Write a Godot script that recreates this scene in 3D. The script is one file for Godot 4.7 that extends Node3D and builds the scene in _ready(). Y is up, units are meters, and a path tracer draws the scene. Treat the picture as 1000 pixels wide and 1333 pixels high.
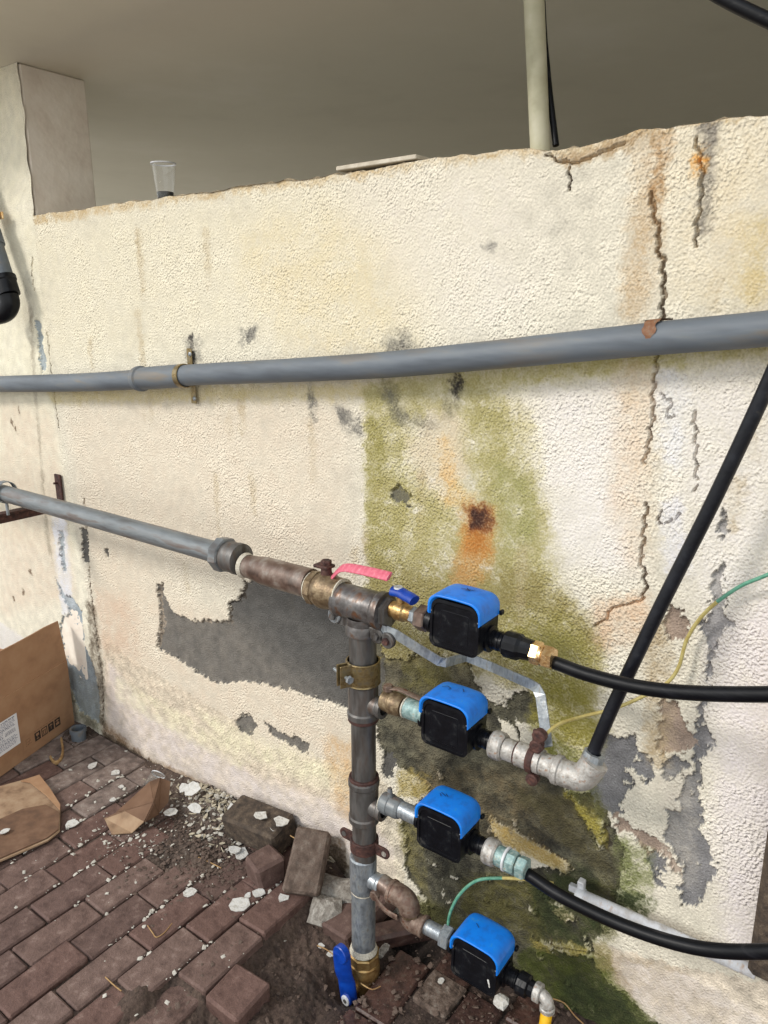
extends Node3D
# A peeling stucco garden wall under a concrete slab, with a rising pipe, four blue and black meters and a brick floor. Metres, y up, wall face on z = 0.

var rng := RandomNumberGenerator.new()
var names := {}
var M := {}
var origin := {}

# ---------------------------------------------------------------- naming
func numbered(parent: Node, n: String) -> String:
	var key := str(parent.get_instance_id()) + n
	var c: int = names.get(key, 0)
	names[key] = c + 1
	return n if c == 0 else "%s_%03d" % [n, c]

func thing(n: String, label: String, category: String, base: Vector3, group := "") -> Node3D:
	var o := Node3D.new()
	o.name = numbered(self, n)
	o.position = base
	add_child(o)
	origin[o] = base
	return tag(o, label, category, group)

func tag(o: Node3D, label: String, category: String, group := "") -> Node3D:
	o.set_meta("label", label)
	o.set_meta("category", category)
	if group:
		o.set_meta("group", group)
	return o

func obj(n: String, what, m: Material, parent: Node = self) -> MeshInstance3D:
	var o := MeshInstance3D.new()
	o.name = numbered(parent, n)
	if what is SurfaceTool:
		what.generate_normals()
		o.mesh = what.commit()
	else:
		o.mesh = what
	o.material_override = m
	parent.add_child(o)
	if origin.has(parent):
		o.position = -origin[parent]
	return o

func single(n: String, st, m: Material, label: String, category: String, group := "") -> MeshInstance3D:
	var o := obj(n, st, m)
	tag(o, label, category, group)
	return o

func struct(n: String, st, m: Material) -> MeshInstance3D:
	var o := obj(n, st, m)
	o.set_meta("kind", "structure")
	return o

# ---------------------------------------------------------------- shapes
func S() -> SurfaceTool:
	var st := SurfaceTool.new()
	st.begin(Mesh.PRIMITIVE_TRIANGLES)
	st.set_smooth_group(-1)
	return st

func tri(st: SurfaceTool, a: Vector3, b: Vector3, c: Vector3, inside: Vector3) -> void:
	if (b - a).cross(c - a).dot(a + b + c - inside * 3.0) > 0.0:
		st.add_vertex(a); st.add_vertex(c); st.add_vertex(b)
	else:
		st.add_vertex(a); st.add_vertex(b); st.add_vertex(c)

func quad(st: SurfaceTool, a: Vector3, b: Vector3, c: Vector3, d: Vector3, inside: Vector3) -> void:
	tri(st, a, b, c, inside)
	tri(st, a, c, d, inside)

# a box with chamfered edges; jag moves its corners about
func box(st: SurfaceTool, c: Vector3, size: Vector3, bev := 0.002, turn := Basis(), jag := 0.0) -> void:
	st.set_smooth_group(-1)
	var h := size * 0.5
	var off := {}
	for k in 8:
		off[k] = Vector3(rng.randf_range(-jag, jag), rng.randf_range(-jag, jag), rng.randf_range(-jag, jag)) if jag > 0.0 else Vector3.ZERO
	var v := func(k: int, axis: int) -> Vector3:
		var s := Vector3(1 if k & 1 else -1, 1 if k & 2 else -1, 1 if k & 4 else -1)
		var p := Vector3(s.x * (h.x - bev), s.y * (h.y - bev), s.z * (h.z - bev))
		p[axis] = s[axis] * h[axis]
		return c + turn * (p + off[k])
	for axis in 3:
		var a := 1 << axis
		var b := 1 << ((axis + 1) % 3)
		var d := 1 << ((axis + 2) % 3)
		for s in [0, a]:
			quad(st, v.call(s, axis), v.call(s | b, axis), v.call(s | b | d, axis), v.call(s | d, axis), c)
		for sb in [0, b]:
			for sd in [0, d]:
				var k: int = sb | sd
				quad(st, v.call(k, (axis + 1) % 3), v.call(k | a, (axis + 1) % 3), v.call(k | a, (axis + 2) % 3), v.call(k, (axis + 2) % 3), c)
	for k in 8:
		tri(st, v.call(k, 0), v.call(k, 1), v.call(k, 2), c)

func frame(axis: Vector3) -> Array:
	var n := axis.normalized()
	var u := n.cross(Vector3.UP if absf(n.y) < 0.9 else Vector3.RIGHT).normalized()
	return [n, u, n.cross(u).normalized()]

# turned shape round an axis; prof holds (distance along, radius); six sides and flat for nuts
func rod(st: SurfaceTool, p: Vector3, axis: Vector3, prof: Array, seg := 24, flat := false, spin := 0.0) -> void:
	var f := frame(axis)
	for i in prof.size() - 1:
		st.set_smooth_group(-1 if flat else i + 1)
		if not flat and i > 0 and i < prof.size() - 1:
			var d0: Vector2 = (prof[i] - prof[i - 1]).normalized()
			var d1: Vector2 = (prof[i + 1] - prof[i]).normalized()
			if d0.dot(d1) > 0.86:
				st.set_smooth_group(1000)
		var a: Vector2 = prof[i]
		var b: Vector2 = prof[i + 1]
		for k in seg:
			var t0 := TAU * k / seg + spin
			var t1 := TAU * ((k + 1) % seg) / seg + spin
			var r0: Vector3 = f[1] * cos(t0) + f[2] * sin(t0)
			var r1: Vector3 = f[1] * cos(t1) + f[2] * sin(t1)
			var A: Vector3 = p + f[0] * a.x + r0 * a.y
			var B: Vector3 = p + f[0] * a.x + r1 * a.y
			var C: Vector3 = p + f[0] * b.x + r1 * b.y
			var D: Vector3 = p + f[0] * b.x + r0 * b.y
			if a.y > 0.00001:
				st.add_vertex(A); st.add_vertex(C); st.add_vertex(B)
			if b.y > 0.00001:
				st.add_vertex(A); st.add_vertex(D); st.add_vertex(C)

func pipe(st: SurfaceTool, a: Vector3, b: Vector3, r: float, seg := 24) -> void:
	var l := a.distance_to(b)
	rod(st, a, b - a, [Vector2(0, 0), Vector2(0, r), Vector2(l, r), Vector2(l, 0)], seg)

# a ring of length l round an axis, with softened edges
func ring(st: SurfaceTool, p: Vector3, axis: Vector3, l: float, r: float, inner := 0.0, seg := 24) -> void:
	var e := minf(0.0015, l * 0.25)
	rod(st, p, axis, [Vector2(-l / 2, inner), Vector2(-l / 2, r - e), Vector2(-l / 2 + e, r), Vector2(l / 2 - e, r), Vector2(l / 2, r - e), Vector2(l / 2, inner)], seg)

func nut(st: SurfaceTool, p: Vector3, axis: Vector3, l: float, r: float, sides := 6, spin := 0.3) -> void:
	rod(st, p, axis, [Vector2(-l / 2, 0), Vector2(-l / 2, r * 0.9), Vector2(-l / 2 + 0.0025, r), Vector2(l / 2 - 0.0025, r), Vector2(l / 2, r * 0.9), Vector2(l / 2, 0)], sides, true, spin)

func spline(pts: Array, n := 8) -> PackedVector3Array:
	var out := PackedVector3Array()
	for i in pts.size() - 1:
		var a: Vector3 = pts[maxi(i - 1, 0)]
		var b: Vector3 = pts[i]
		var c: Vector3 = pts[i + 1]
		var d: Vector3 = pts[mini(i + 2, pts.size() - 1)]
		for k in n:
			out.append(b.cubic_interpolate(c, a, d, float(k) / n))
	out.append(pts[-1])
	return out

func sweep(st: SurfaceTool, pts: PackedVector3Array, r: float, seg := 16, flat_r := 0.0, flat_dir := Vector3.ZERO) -> void:
	st.set_smooth_group(7)
	var rings := []
	var u := Vector3.ZERO
	for i in pts.size():
		var t := (pts[mini(i + 1, pts.size() - 1)] - pts[maxi(i - 1, 0)]).normalized()
		if i == 0:
			u = frame(t)[1]
			if flat_dir != Vector3.ZERO:
				u = flat_dir
		if flat_dir != Vector3.ZERO:
			u = flat_dir
		u = (u - t * u.dot(t)).normalized()
		var w := t.cross(u)
		var ringp := PackedVector3Array()
		for k in seg:
			var a := TAU * k / seg
			ringp.append(pts[i] + u * cos(a) * (flat_r if flat_r > 0.0 else r) + w * sin(a) * r)
		rings.append(ringp)
	for i in rings.size() - 1:
		for k in seg:
			var k1 := (k + 1) % seg
			st.add_vertex(rings[i][k]); st.add_vertex(rings[i + 1][k1]); st.add_vertex(rings[i][k1])
			st.add_vertex(rings[i][k]); st.add_vertex(rings[i + 1][k]); st.add_vertex(rings[i + 1][k1])
	st.set_smooth_group(-1)
	for e in [0, rings.size() - 1]:
		var inside := pts[1] if e == 0 else pts[rings.size() - 2]
		for k in seg:
			tri(st, rings[e][k], rings[e][(k + 1) % seg], pts[e], inside)

# a flat strip of metal bent along points: width along w, thickness along the other way
func strip(st: SurfaceTool, pts: Array, w: Vector3, width: float, th: float) -> void:
	st.set_smooth_group(-1)
	var rows := []
	for i in pts.size():
		var t: Vector3 = (pts[mini(i + 1, pts.size() - 1)] - pts[maxi(i - 1, 0)]).normalized()
		var u: Vector3 = (w - t * w.dot(t)).normalized()
		var n := t.cross(u)
		rows.append([pts[i] + u * width / 2 + n * th / 2, pts[i] - u * width / 2 + n * th / 2, pts[i] - u * width / 2 - n * th / 2, pts[i] + u * width / 2 - n * th / 2])
	for i in rows.size() - 1:
		var mid: Vector3 = (pts[i] + pts[i + 1]) / 2
		for k in 4:
			quad(st, rows[i][k], rows[i][(k + 1) % 4], rows[i + 1][(k + 1) % 4], rows[i + 1][k], mid)
	quad(st, rows[0][0], rows[0][1], rows[0][2], rows[0][3], pts[1])
	quad(st, rows[-1][0], rows[-1][1], rows[-1][2], rows[-1][3], pts[-2])

# outline in x and y pushed along z with chamfered rims, then placed by xf; outline must be star-shaped round its middle
func prism(st: SurfaceTool, poly: PackedVector2Array, z0: float, z1: float, bev: float, xf := Transform3D()) -> void:
	st.set_smooth_group(-1)
	var mid := Vector2.ZERO
	for p in poly:
		mid += p / poly.size()
	var c := xf * Vector3(mid.x, mid.y, (z0 + z1) / 2)
	var n := poly.size()
	var inset := PackedVector2Array()
	for i in n:
		var e0 := (poly[i] - poly[(i + n - 1) % n]).normalized()
		var e1 := (poly[(i + 1) % n] - poly[i]).normalized()
		var nrm := (Vector2(-e0.y, e0.x) + Vector2(-e1.y, e1.x)).normalized()
		if nrm.dot(mid - poly[i]) < 0:
			nrm = -nrm
		inset.append(poly[i] + nrm * bev)
	for i in n:
		var j := (i + 1) % n
		var rows := [[inset, z0], [poly, z0 + bev], [poly, z1 - bev], [inset, z1]]
		for k in 3:
			var pa: PackedVector2Array = rows[k][0]
			var pb: PackedVector2Array = rows[k + 1][0]
			var A := xf * Vector3(pa[i].x, pa[i].y, rows[k][1])
			var B := xf * Vector3(pa[j].x, pa[j].y, rows[k][1])
			var C := xf * Vector3(pb[j].x, pb[j].y, rows[k + 1][1])
			var D := xf * Vector3(pb[i].x, pb[i].y, rows[k + 1][1])
			quad(st, A, B, C, D, c)
	var t := Geometry2D.triangulate_polygon(inset)
	for i in range(0, t.size(), 3):
		for z in [z0, z1]:
			tri(st, xf * Vector3(inset[t[i]].x, inset[t[i]].y, z), xf * Vector3(inset[t[i + 1]].x, inset[t[i + 1]].y, z), xf * Vector3(inset[t[i + 2]].x, inset[t[i + 2]].y, z), c)

func rounded(x0: float, y0: float, x1: float, y1: float, rb: float, rt: float, n := 5) -> PackedVector2Array:
	var p := PackedVector2Array()
	var cs := [[x1 - rt, y1 - rt, rt, 0.0], [x0 + rt, y1 - rt, rt, PI / 2], [x0 + rb, y0 + rb, rb, PI], [x1 - rb, y0 + rb, rb, PI * 1.5]]
	for c in cs:
		for k in n + 1:
			var a: float = c[3] + PI / 2 * k / n
			p.append(Vector2(c[0] + cos(a) * c[2], c[1] + sin(a) * c[2]))
	return p

# a lumpy stone or plaster chunk
func chunk(st: SurfaceTool, c: Vector3, size: Vector3, turn := Basis(), rough := 0.25) -> void:
	st.set_smooth_group(-1)
	var v := []
	for k in 14:
		var a := Vector3(rng.randf_range(-1, 1), rng.randf_range(-1, 1), rng.randf_range(-1, 1))
		v.append(a)
	var nlat := 5
	var nlon := 8
	var g := []
	for i in nlat + 1:
		var row := []
		for j in nlon:
			var th := PI * i / nlat
			var ph := TAU * j / nlon
			var d := Vector3(sin(th) * cos(ph), cos(th), sin(th) * sin(ph))
			d = d / maxf(absf(d.x), maxf(absf(d.y), absf(d.z))) * 0.5 * 0.55 + d * 0.5 * 0.45
			if i > 0 and i < nlat:
				d *= 1.0 + rng.randf_range(-rough, rough) * 0.6
			row.append(c + turn * (d * size))
		g.append(row)
	for i in nlat:
		for j in nlon:
			var j1 := (j + 1) % nlon
			if i > 0:
				tri(st, g[i][j], g[i][j1], g[i + 1][j], c)
			if i < nlat - 1:
				tri(st, g[i][j1], g[i + 1][j1], g[i + 1][j], c)

# a thin curled flake with a ragged outline
func flake(st: SurfaceTool, c: Vector3, size: float, turn: Basis, curl := 0.15, th := 0.0018, n := 9) -> void:
	st.set_smooth_group(-1)
	var top := []
	var low := []
	for k in n:
		var a := TAU * k / n
		var r := size * 0.5 * rng.randf_range(0.62, 1.12)
		var p := Vector3(cos(a) * r, curl * r * r / size * 2.0 * (0.3 + absf(cos(a + 0.7))), sin(a) * r * 0.85)
		top.append(c + turn * (p + Vector3(0, th, 0)))
		low.append(c + turn * p)
	var ct := c + turn * Vector3(0, th, 0)
	for k in n:
		var k1 := (k + 1) % n
		tri(st, top[k], top[k1], ct, c)
		tri(st, low[k], low[k1], c, ct)
		quad(st, top[k], top[k1], low[k1], low[k], c)

# ---------------------------------------------------------------- materials
func noise(seed_: int, freq: float, type := FastNoiseLite.TYPE_SIMPLEX_SMOOTH, octaves := 4, gain := 0.5) -> FastNoiseLite:
	var n := FastNoiseLite.new()
	n.seed = seed_
	n.noise_type = type
	n.frequency = freq
	n.fractal_octaves = octaves
	n.fractal_gain = gain
	if octaves == 1:
		n.fractal_type = FastNoiseLite.FRACTAL_NONE
	return n

func ntex(n: FastNoiseLite, stops: Array = [], size := 256) -> NoiseTexture2D:
	var t := NoiseTexture2D.new()
	t.width = size
	t.height = size
	t.seamless = true
	t.noise = n
	if stops:
		var g := Gradient.new()
		var o := PackedFloat32Array()
		var c := PackedColorArray()
		for s in stops:
			o.append(s[0])
			c.append(s[1])
		g.offsets = o
		g.colors = c
		t.color_ramp = g
	return t

func rgb(r: int, g: int, b: int) -> Color:
	return Color(r / 255.0, g / 255.0, b / 255.0)

var bump_fine: Texture2D
var bump_pit: Texture2D
var grit: Texture2D

# tile: metres one copy of the texture spans; stops: sRGB colours over the noise
func mat(key: String, stops: Array, tile: float, rough: float, metal := 0.0, bump := 0.0, freq := 0.02, pitted := false) -> StandardMaterial3D:
	var m := StandardMaterial3D.new()
	m.resource_name = key
	m.albedo_texture = ntex(noise(hash(key) % 10000, freq, FastNoiseLite.TYPE_SIMPLEX_SMOOTH, 5, 0.6), stops)
	m.uv1_triplanar = true
	m.uv1_scale = Vector3.ONE / tile
	m.roughness = rough
	m.metallic = metal
	if bump > 0.0:
		m.heightmap_enabled = true
		m.heightmap_texture = bump_pit if pitted else bump_fine
		m.heightmap_scale = bump
	M[key] = m
	return m

# fine speckle over a material's broad tones
func speckle(key: String, tile := 0.12) -> void:
	var m: StandardMaterial3D = M[key]
	m.detail_enabled = true
	m.detail_albedo = grit
	m.detail_blend_mode = BaseMaterial3D.BLEND_MODE_MUL
	m.detail_uv_layer = BaseMaterial3D.DETAIL_UV_2
	m.uv2_triplanar = true
	m.uv2_scale = Vector3.ONE / tile

# tones drawn out along one axis, as on drawn pipe
func drawn(key: String, along: Vector3) -> void:
	var m: StandardMaterial3D = M[key]
	m.uv1_scale = Vector3(m.uv1_scale.x * along.x, m.uv1_scale.y * along.y, m.uv1_scale.z * along.z)

func materials() -> void:
	bump_fine = ntex(noise(5, 0.06, FastNoiseLite.TYPE_SIMPLEX_SMOOTH, 4, 0.6))
	bump_pit = ntex(noise(9, 0.09, FastNoiseLite.TYPE_CELLULAR, 2, 0.5))
	grit = ntex(noise(77, 0.16, FastNoiseLite.TYPE_SIMPLEX_SMOOTH, 3, 0.7), [[0.15, rgb(150, 146, 142)], [0.4, rgb(226, 225, 224)], [0.62, rgb(244, 243, 242)], [0.85, rgb(255, 255, 255)]])
	mat("grey_pvc", [[0.2, rgb(80, 86, 93)], [0.45, rgb(92, 99, 107)], [0.62, rgb(100, 106, 112)], [0.82, rgb(116, 108, 98)]], 0.5, 0.58, 0.0, 0.05)
	mat("grey_pipe", [[0.15, rgb(84, 82, 82)], [0.4, rgb(104, 109, 112)], [0.62, rgb(118, 122, 124)], [0.85, rgb(100, 88, 82)]], 0.3, 0.42, 0.15, 0.05)
	mat("dark_steel", [[0.2, rgb(62, 56, 52)], [0.45, rgb(82, 80, 78)], [0.62, rgb(100, 98, 96)], [0.85, rgb(92, 78, 70)]], 0.34, 0.42, 0.35, 0.06)
	mat("brown_steel", [[0.15, rgb(70, 54, 46)], [0.42, rgb(98, 78, 68)], [0.6, rgb(118, 102, 92)], [0.8, rgb(146, 138, 130)]], 0.3, 0.38, 0.3, 0.06)
	mat("tee_steel", [[0.15, rgb(66, 60, 58)], [0.42, rgb(90, 87, 86)], [0.62, rgb(112, 109, 108)], [0.8, rgb(100, 72, 54)], [0.92, rgb(126, 82, 50)]], 0.28, 0.36, 0.5, 0.06)
	mat("rust", [[0.15, rgb(44, 28, 25)], [0.5, rgb(68, 42, 37)], [0.85, rgb(92, 60, 50)]], 0.1, 0.75, 0.1, 0.12)
	mat("rust_stain", [[0.15, rgb(104, 68, 46)], [0.5, rgb(124, 84, 56)], [0.85, rgb(120, 100, 84)]], 0.05, 0.7)
	mat("rusty_iron", [[0.15, rgb(74, 52, 44)], [0.42, rgb(108, 88, 76)], [0.62, rgb(128, 112, 100)], [0.82, rgb(98, 60, 44)]], 0.16, 0.6, 0.3, 0.1)
	mat("brass", [[0.15, rgb(128, 96, 58)], [0.5, rgb(166, 134, 86)], [0.85, rgb(186, 160, 112)]], 0.1, 0.36, 0.75, 0.05)
	mat("old_brass", [[0.15, rgb(84, 68, 52)], [0.5, rgb(120, 101, 76)], [0.85, rgb(150, 134, 108)]], 0.1, 0.45, 0.5, 0.06)
	mat("bright_brass", [[0.2, rgb(196, 156, 104)], [0.6, rgb(222, 190, 142)], [0.9, rgb(236, 214, 176)]], 0.1, 0.26, 0.85, 0.03)
	mat("zinc_gold", [[0.2, rgb(104, 86, 56)], [0.5, rgb(140, 122, 84)], [0.8, rgb(122, 112, 92)]], 0.08, 0.35, 0.7, 0.03)
	mat("galvanised", [[0.15, rgb(110, 114, 118)], [0.45, rgb(138, 144, 150)], [0.7, rgb(160, 166, 170)], [0.9, rgb(140, 136, 130)]], 0.1, 0.38, 0.55, 0.05)
	mat("old_galvanised", [[0.15, rgb(120, 112, 104)], [0.4, rgb(156, 152, 146)], [0.65, rgb(182, 180, 176)], [0.9, rgb(150, 118, 98)]], 0.1, 0.5, 0.35, 0.08)
	mat("green_brass", [[0.2, rgb(108, 132, 130)], [0.5, rgb(134, 160, 158)], [0.75, rgb(160, 178, 174)], [0.9, rgb(150, 138, 116)]], 0.07, 0.55, 0.3, 0.06)
	mat("black_plastic", [[0.2, rgb(10, 11, 15)], [0.55, rgb(14, 15, 20)], [0.75, rgb(20, 22, 26)], [0.92, rgb(52, 51, 50)]], 0.2, 0.34, 0.0, 0.03)
	mat("black_hose", [[0.2, rgb(6, 7, 11)], [0.6, rgb(9, 10, 15)], [0.8, rgb(22, 23, 28)], [0.94, rgb(52, 50, 50)]], 0.3, 0.42, 0.0, 0.04)
	mat("black_pipe", [[0.2, rgb(14, 15, 20)], [0.55, rgb(20, 21, 27)], [0.8, rgb(30, 32, 38)], [0.95, rgb(64, 60, 56)]], 0.3, 0.34, 0.0, 0.05)
	mat("blue_plastic", [[0.15, rgb(20, 98, 184)], [0.45, rgb(2, 112, 210)], [0.75, rgb(6, 118, 214)], [0.93, rgb(62, 128, 196)]], 0.2, 0.4, 0.0, 0.03)
	mat("blue_handle", [[0.2, rgb(2, 48, 132)], [0.6, rgb(4, 58, 152)], [0.9, rgb(12, 68, 162)]], 0.2, 0.38)
	mat("pink_paint", [[0.2, rgb(184, 78, 98)], [0.6, rgb(202, 98, 118)], [0.78, rgb(208, 116, 130)], [0.92, rgb(190, 160, 156)]], 0.06, 0.5)
	mat("white_plastic", [[0.2, rgb(176, 176, 176)], [0.6, rgb(206, 208, 212)], [0.85, rgb(214, 214, 214)]], 0.2, 0.45)
	mat("dirty_white", [[0.15, rgb(150, 142, 132)], [0.45, rgb(184, 184, 186)], [0.8, rgb(206, 208, 214)], [0.93, rgb(170, 130, 100)]], 0.25, 0.5, 0.0, 0.03)
	mat("white_tape", [[0.2, rgb(160, 150, 132)], [0.7, rgb(206, 200, 186)]], 0.03, 0.7, 0.0, 0.08)
	mat("yellow_hose", [[0.2, rgb(200, 150, 16)], [0.6, rgb(226, 176, 24)], [0.9, rgb(210, 166, 60)]], 0.1, 0.4)
	mat("wire_green", [[0.2, rgb(64, 128, 104)], [0.7, rgb(104, 156, 134)]], 0.1, 0.5)
	mat("wire_yellow", [[0.2, rgb(158, 138, 74)], [0.7, rgb(180, 168, 108)]], 0.1, 0.5)
	mat("soffit", [[0.1, rgb(212, 206, 188)], [0.4, rgb(220, 214, 196)], [0.65, rgb(222, 216, 198)], [0.92, rgb(228, 222, 206)]], 3.4, 0.85, 0.0, 0.12, 0.012)
	mat("yard", [[0.2, rgb(178, 174, 168)], [0.8, rgb(200, 196, 188)]], 2.0, 0.9, 0.0, 0.1)
	mat("sliver", [[0.2, rgb(140, 128, 108)], [0.6, rgb(182, 172, 150)], [0.9, rgb(204, 198, 184)]], 0.3, 0.9)
	mat("inside_wall", [[0.2, rgb(150, 146, 132)], [0.8, rgb(180, 176, 162)]], 2.0, 0.9, 0.0, 0.1)
	mat("inside_floor", [[0.2, rgb(170, 166, 158)], [0.8, rgb(190, 186, 178)]], 2.0, 0.9, 0.0, 0.1)
	mat("column_side", [[0.15, rgb(222, 210, 196)], [0.5, rgb(232, 222, 208)], [0.8, rgb(236, 227, 214)]], 0.7, 0.85, 0.0, 0.15)
	mat("plain_stucco", [[0.15, rgb(196, 184, 152)], [0.5, rgb(212, 202, 176)], [0.8, rgb(218, 210, 190)]], 0.8, 0.9, 0.0, 0.5, 0.03, true)
	mat("wall_top", [[0.1, rgb(120, 106, 86)], [0.45, rgb(168, 152, 126)], [0.8, rgb(200, 188, 160)]], 0.3, 0.95, 0.0, 0.5, 0.03, true)
	var tones := [[103, 80, 73], [109, 86, 78], [97, 75, 68], [113, 91, 83], [105, 79, 71]]
	for k in tones.size():
		var t: Array = tones[k]
		mat("paver%d" % k, [[0.1, rgb(t[0] - 18, t[1] - 17, t[2] - 16)], [0.4, rgb(t[0], t[1], t[2])], [0.66, rgb(t[0] + 6, t[1] + 5, t[2] + 5)], [0.92, rgb(t[0] + 30, t[1] + 31, t[2] + 30)]], 0.3, 0.82, 0.0, 0.16, 0.025)
	for k in 2:
		mat("dusty_paver%d" % k, [[0.12, rgb(96, 84, 78)], [0.42, rgb(122 + 6 * k, 106 + 6 * k, 99 + 6 * k)], [0.6, rgb(132, 116, 108)], [0.88, rgb(158, 146, 138)]], 0.33, 0.85, 0.0, 0.16, 0.025)
	for k in 3:
		mat("wet_paver%d" % k, [[0.12, rgb(40 + 6 * k, 28 + 4 * k, 26 + 3 * k)], [0.45, rgb(66 + 6 * k, 46 + 4 * k, 42 + 3 * k)], [0.65, rgb(76 + 6 * k, 54 + 4 * k, 48 + 3 * k)], [0.9, rgb(98, 84, 76)]], 0.3, 0.5, 0.0, 0.16, 0.025)
	mat("old_brick", [[0.12, rgb(64, 52, 44)], [0.42, rgb(96, 80, 70)], [0.6, rgb(112, 96, 86)], [0.9, rgb(138, 128, 118)]], 0.22, 0.88, 0.0, 0.22, 0.025)
	mat("dark_brick", [[0.12, rgb(48, 41, 35)], [0.45, rgb(78, 66, 56)], [0.65, rgb(96, 82, 68)], [0.9, rgb(120, 110, 98)]], 0.22, 0.88, 0.0, 0.22, 0.025)
	mat("concrete_chunk", [[0.15, rgb(118, 110, 102)], [0.5, rgb(146, 140, 132)], [0.85, rgb(186, 182, 174)]], 0.15, 0.92, 0.0, 0.25, 0.03)
	mat("flake_white", [[0.2, rgb(172, 168, 160)], [0.55, rgb(202, 201, 198)], [0.9, rgb(190, 184, 172)]], 0.08, 0.8, 0.0, 0.06)
	mat("crumb_white", [[0.2, rgb(150, 142, 130)], [0.6, rgb(190, 186, 176)], [0.9, rgb(208, 206, 200)]], 0.4, 0.9)
	mat("soil_crumb", [[0.2, rgb(66, 52, 46)], [0.6, rgb(96, 80, 70)], [0.9, rgb(132, 118, 106)]], 0.4, 0.9)
	mat("card", [[0.1, rgb(134, 100, 74)], [0.45, rgb(150, 114, 84)], [0.8, rgb(158, 124, 94)]], 0.6, 0.85, 0.0, 0.03)
	mat("card_light", [[0.1, rgb(110, 86, 66)], [0.4, rgb(142, 115, 90)], [0.62, rgb(152, 126, 100)], [0.85, rgb(160, 136, 110)]], 0.35, 0.85, 0.0, 0.03)
	mat("card_dark", [[0.1, rgb(88, 64, 48)], [0.5, rgb(106, 78, 58)], [0.9, rgb(118, 90, 70)]], 0.4, 0.85, 0.0, 0.04)
	mat("twig", [[0.2, rgb(130, 96, 60)], [0.8, rgb(176, 146, 100)]], 0.1, 0.8)
	mat("board", [[0.2, rgb(176, 166, 148)], [0.8, rgb(200, 192, 176)]], 0.2, 0.7)
	mat("pale_pipe", [[0.15, rgb(150, 146, 120)], [0.5, rgb(172, 168, 142)], [0.85, rgb(182, 178, 156)]], 0.5, 0.6, 0.0, 0.05)
	mat("flaking_post", [[0.2, rgb(70, 56, 50)], [0.42, rgb(96, 80, 72)], [0.47, rgb(196, 172, 162)], [0.8, rgb(206, 184, 172)]], 0.5, 0.7, 0.0, 0.1, 0.018)
	mat("marker_ink", [[0.2, rgb(10, 20, 50)], [0.8, rgb(16, 30, 70)]], 0.2, 0.6)
	mat("print_black", [[0.2, rgb(36, 28, 24)], [0.8, rgb(48, 38, 32)]], 0.2, 0.8)
	var soil := mat("soil", [[0.1, rgb(150, 140, 134)], [0.45, rgb(214, 208, 204)], [0.6, rgb(236, 232, 228)], [0.9, rgb(255, 252, 248)]], 0.12, 0.95, 0.0, 0.12, 0.04)
	soil.vertex_color_use_as_albedo = true
	for k in ["paver0", "paver1", "paver2", "paver3", "paver4", "dusty_paver0", "dusty_paver1", "wet_paver0", "wet_paver1", "wet_paver2", "old_brick", "dark_brick", "concrete_chunk", "soil"]:
		speckle(k)
	for k in ["black_hose", "black_plastic", "black_pipe"]:
		M[k].metallic_specular = 0.32
	drawn("grey_pvc", Vector3(0.25, 1.5, 1.5))
	drawn("grey_pipe", Vector3(0.25, 1.5, 1.5))
	drawn("dark_steel", Vector3(1.6, 0.35, 1.6))
	drawn("galvanised", Vector3(1.5, 0.5, 1.5))
	drawn("black_hose", Vector3(0.4, 1.5, 1.5))
	var glass := StandardMaterial3D.new()
	glass.albedo_color = Color(0.9, 0.92, 0.9, 0.05)
	glass.transparency = BaseMaterial3D.TRANSPARENCY_ALPHA
	glass.roughness = 0.08
	M.clear_plastic = glass

# ---------------------------------------------------------------- the wall face: relief, bare patches and stains, in metres on the wall
const WX := -3.0
const WTOP := 1.83
const TW := 2048
const TH := 1316
const PX := 3.05 / 2048.0
const LW := 1024
const LH := 658
var ids: PackedByteArray
var relief: PackedByteArray
var washes: PackedByteArray
var wash_noise: PackedByteArray
var wash_fine: PackedByteArray

func scan(poly: Array, scale: float) -> Array:   # rows of a filled outline: [y, x0, x1] in pixels of that scale
	var pts := PackedVector2Array()
	var lo := 1e9
	var hi := -1e9
	for p in poly:
		var q := Vector2((p.x - WX) / scale, (WTOP - p.y) / scale)
		pts.append(q)
		lo = minf(lo, q.y)
		hi = maxf(hi, q.y)
	var out := []
	for y in range(int(floor(lo)), int(ceil(hi)) + 1):
		var xs := []
		var yc := y + 0.5
		for i in pts.size():
			var a := pts[i]
			var b := pts[(i + 1) % pts.size()]
			if (a.y <= yc) != (b.y <= yc):
				xs.append(a.x + (b.x - a.x) * (yc - a.y) / (b.y - a.y))
		xs.sort()
		for i in range(0, xs.size() - 1, 2):
			out.append([y, int(round(xs[i])), int(round(xs[i + 1]))])
	return out

func patch(poly: Array, id: int) -> void:
	for r in scan(poly, PX):
		if r[0] < 0 or r[0] >= TH:
			continue
		for x in range(clampi(r[1], 0, TW), clampi(r[2], 0, TW)):
			ids[r[0] * TW + x] = id

# a groove along points; widths in metres; as a gap it is part of the peeled outlines
var cracks: PackedByteArray

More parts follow.
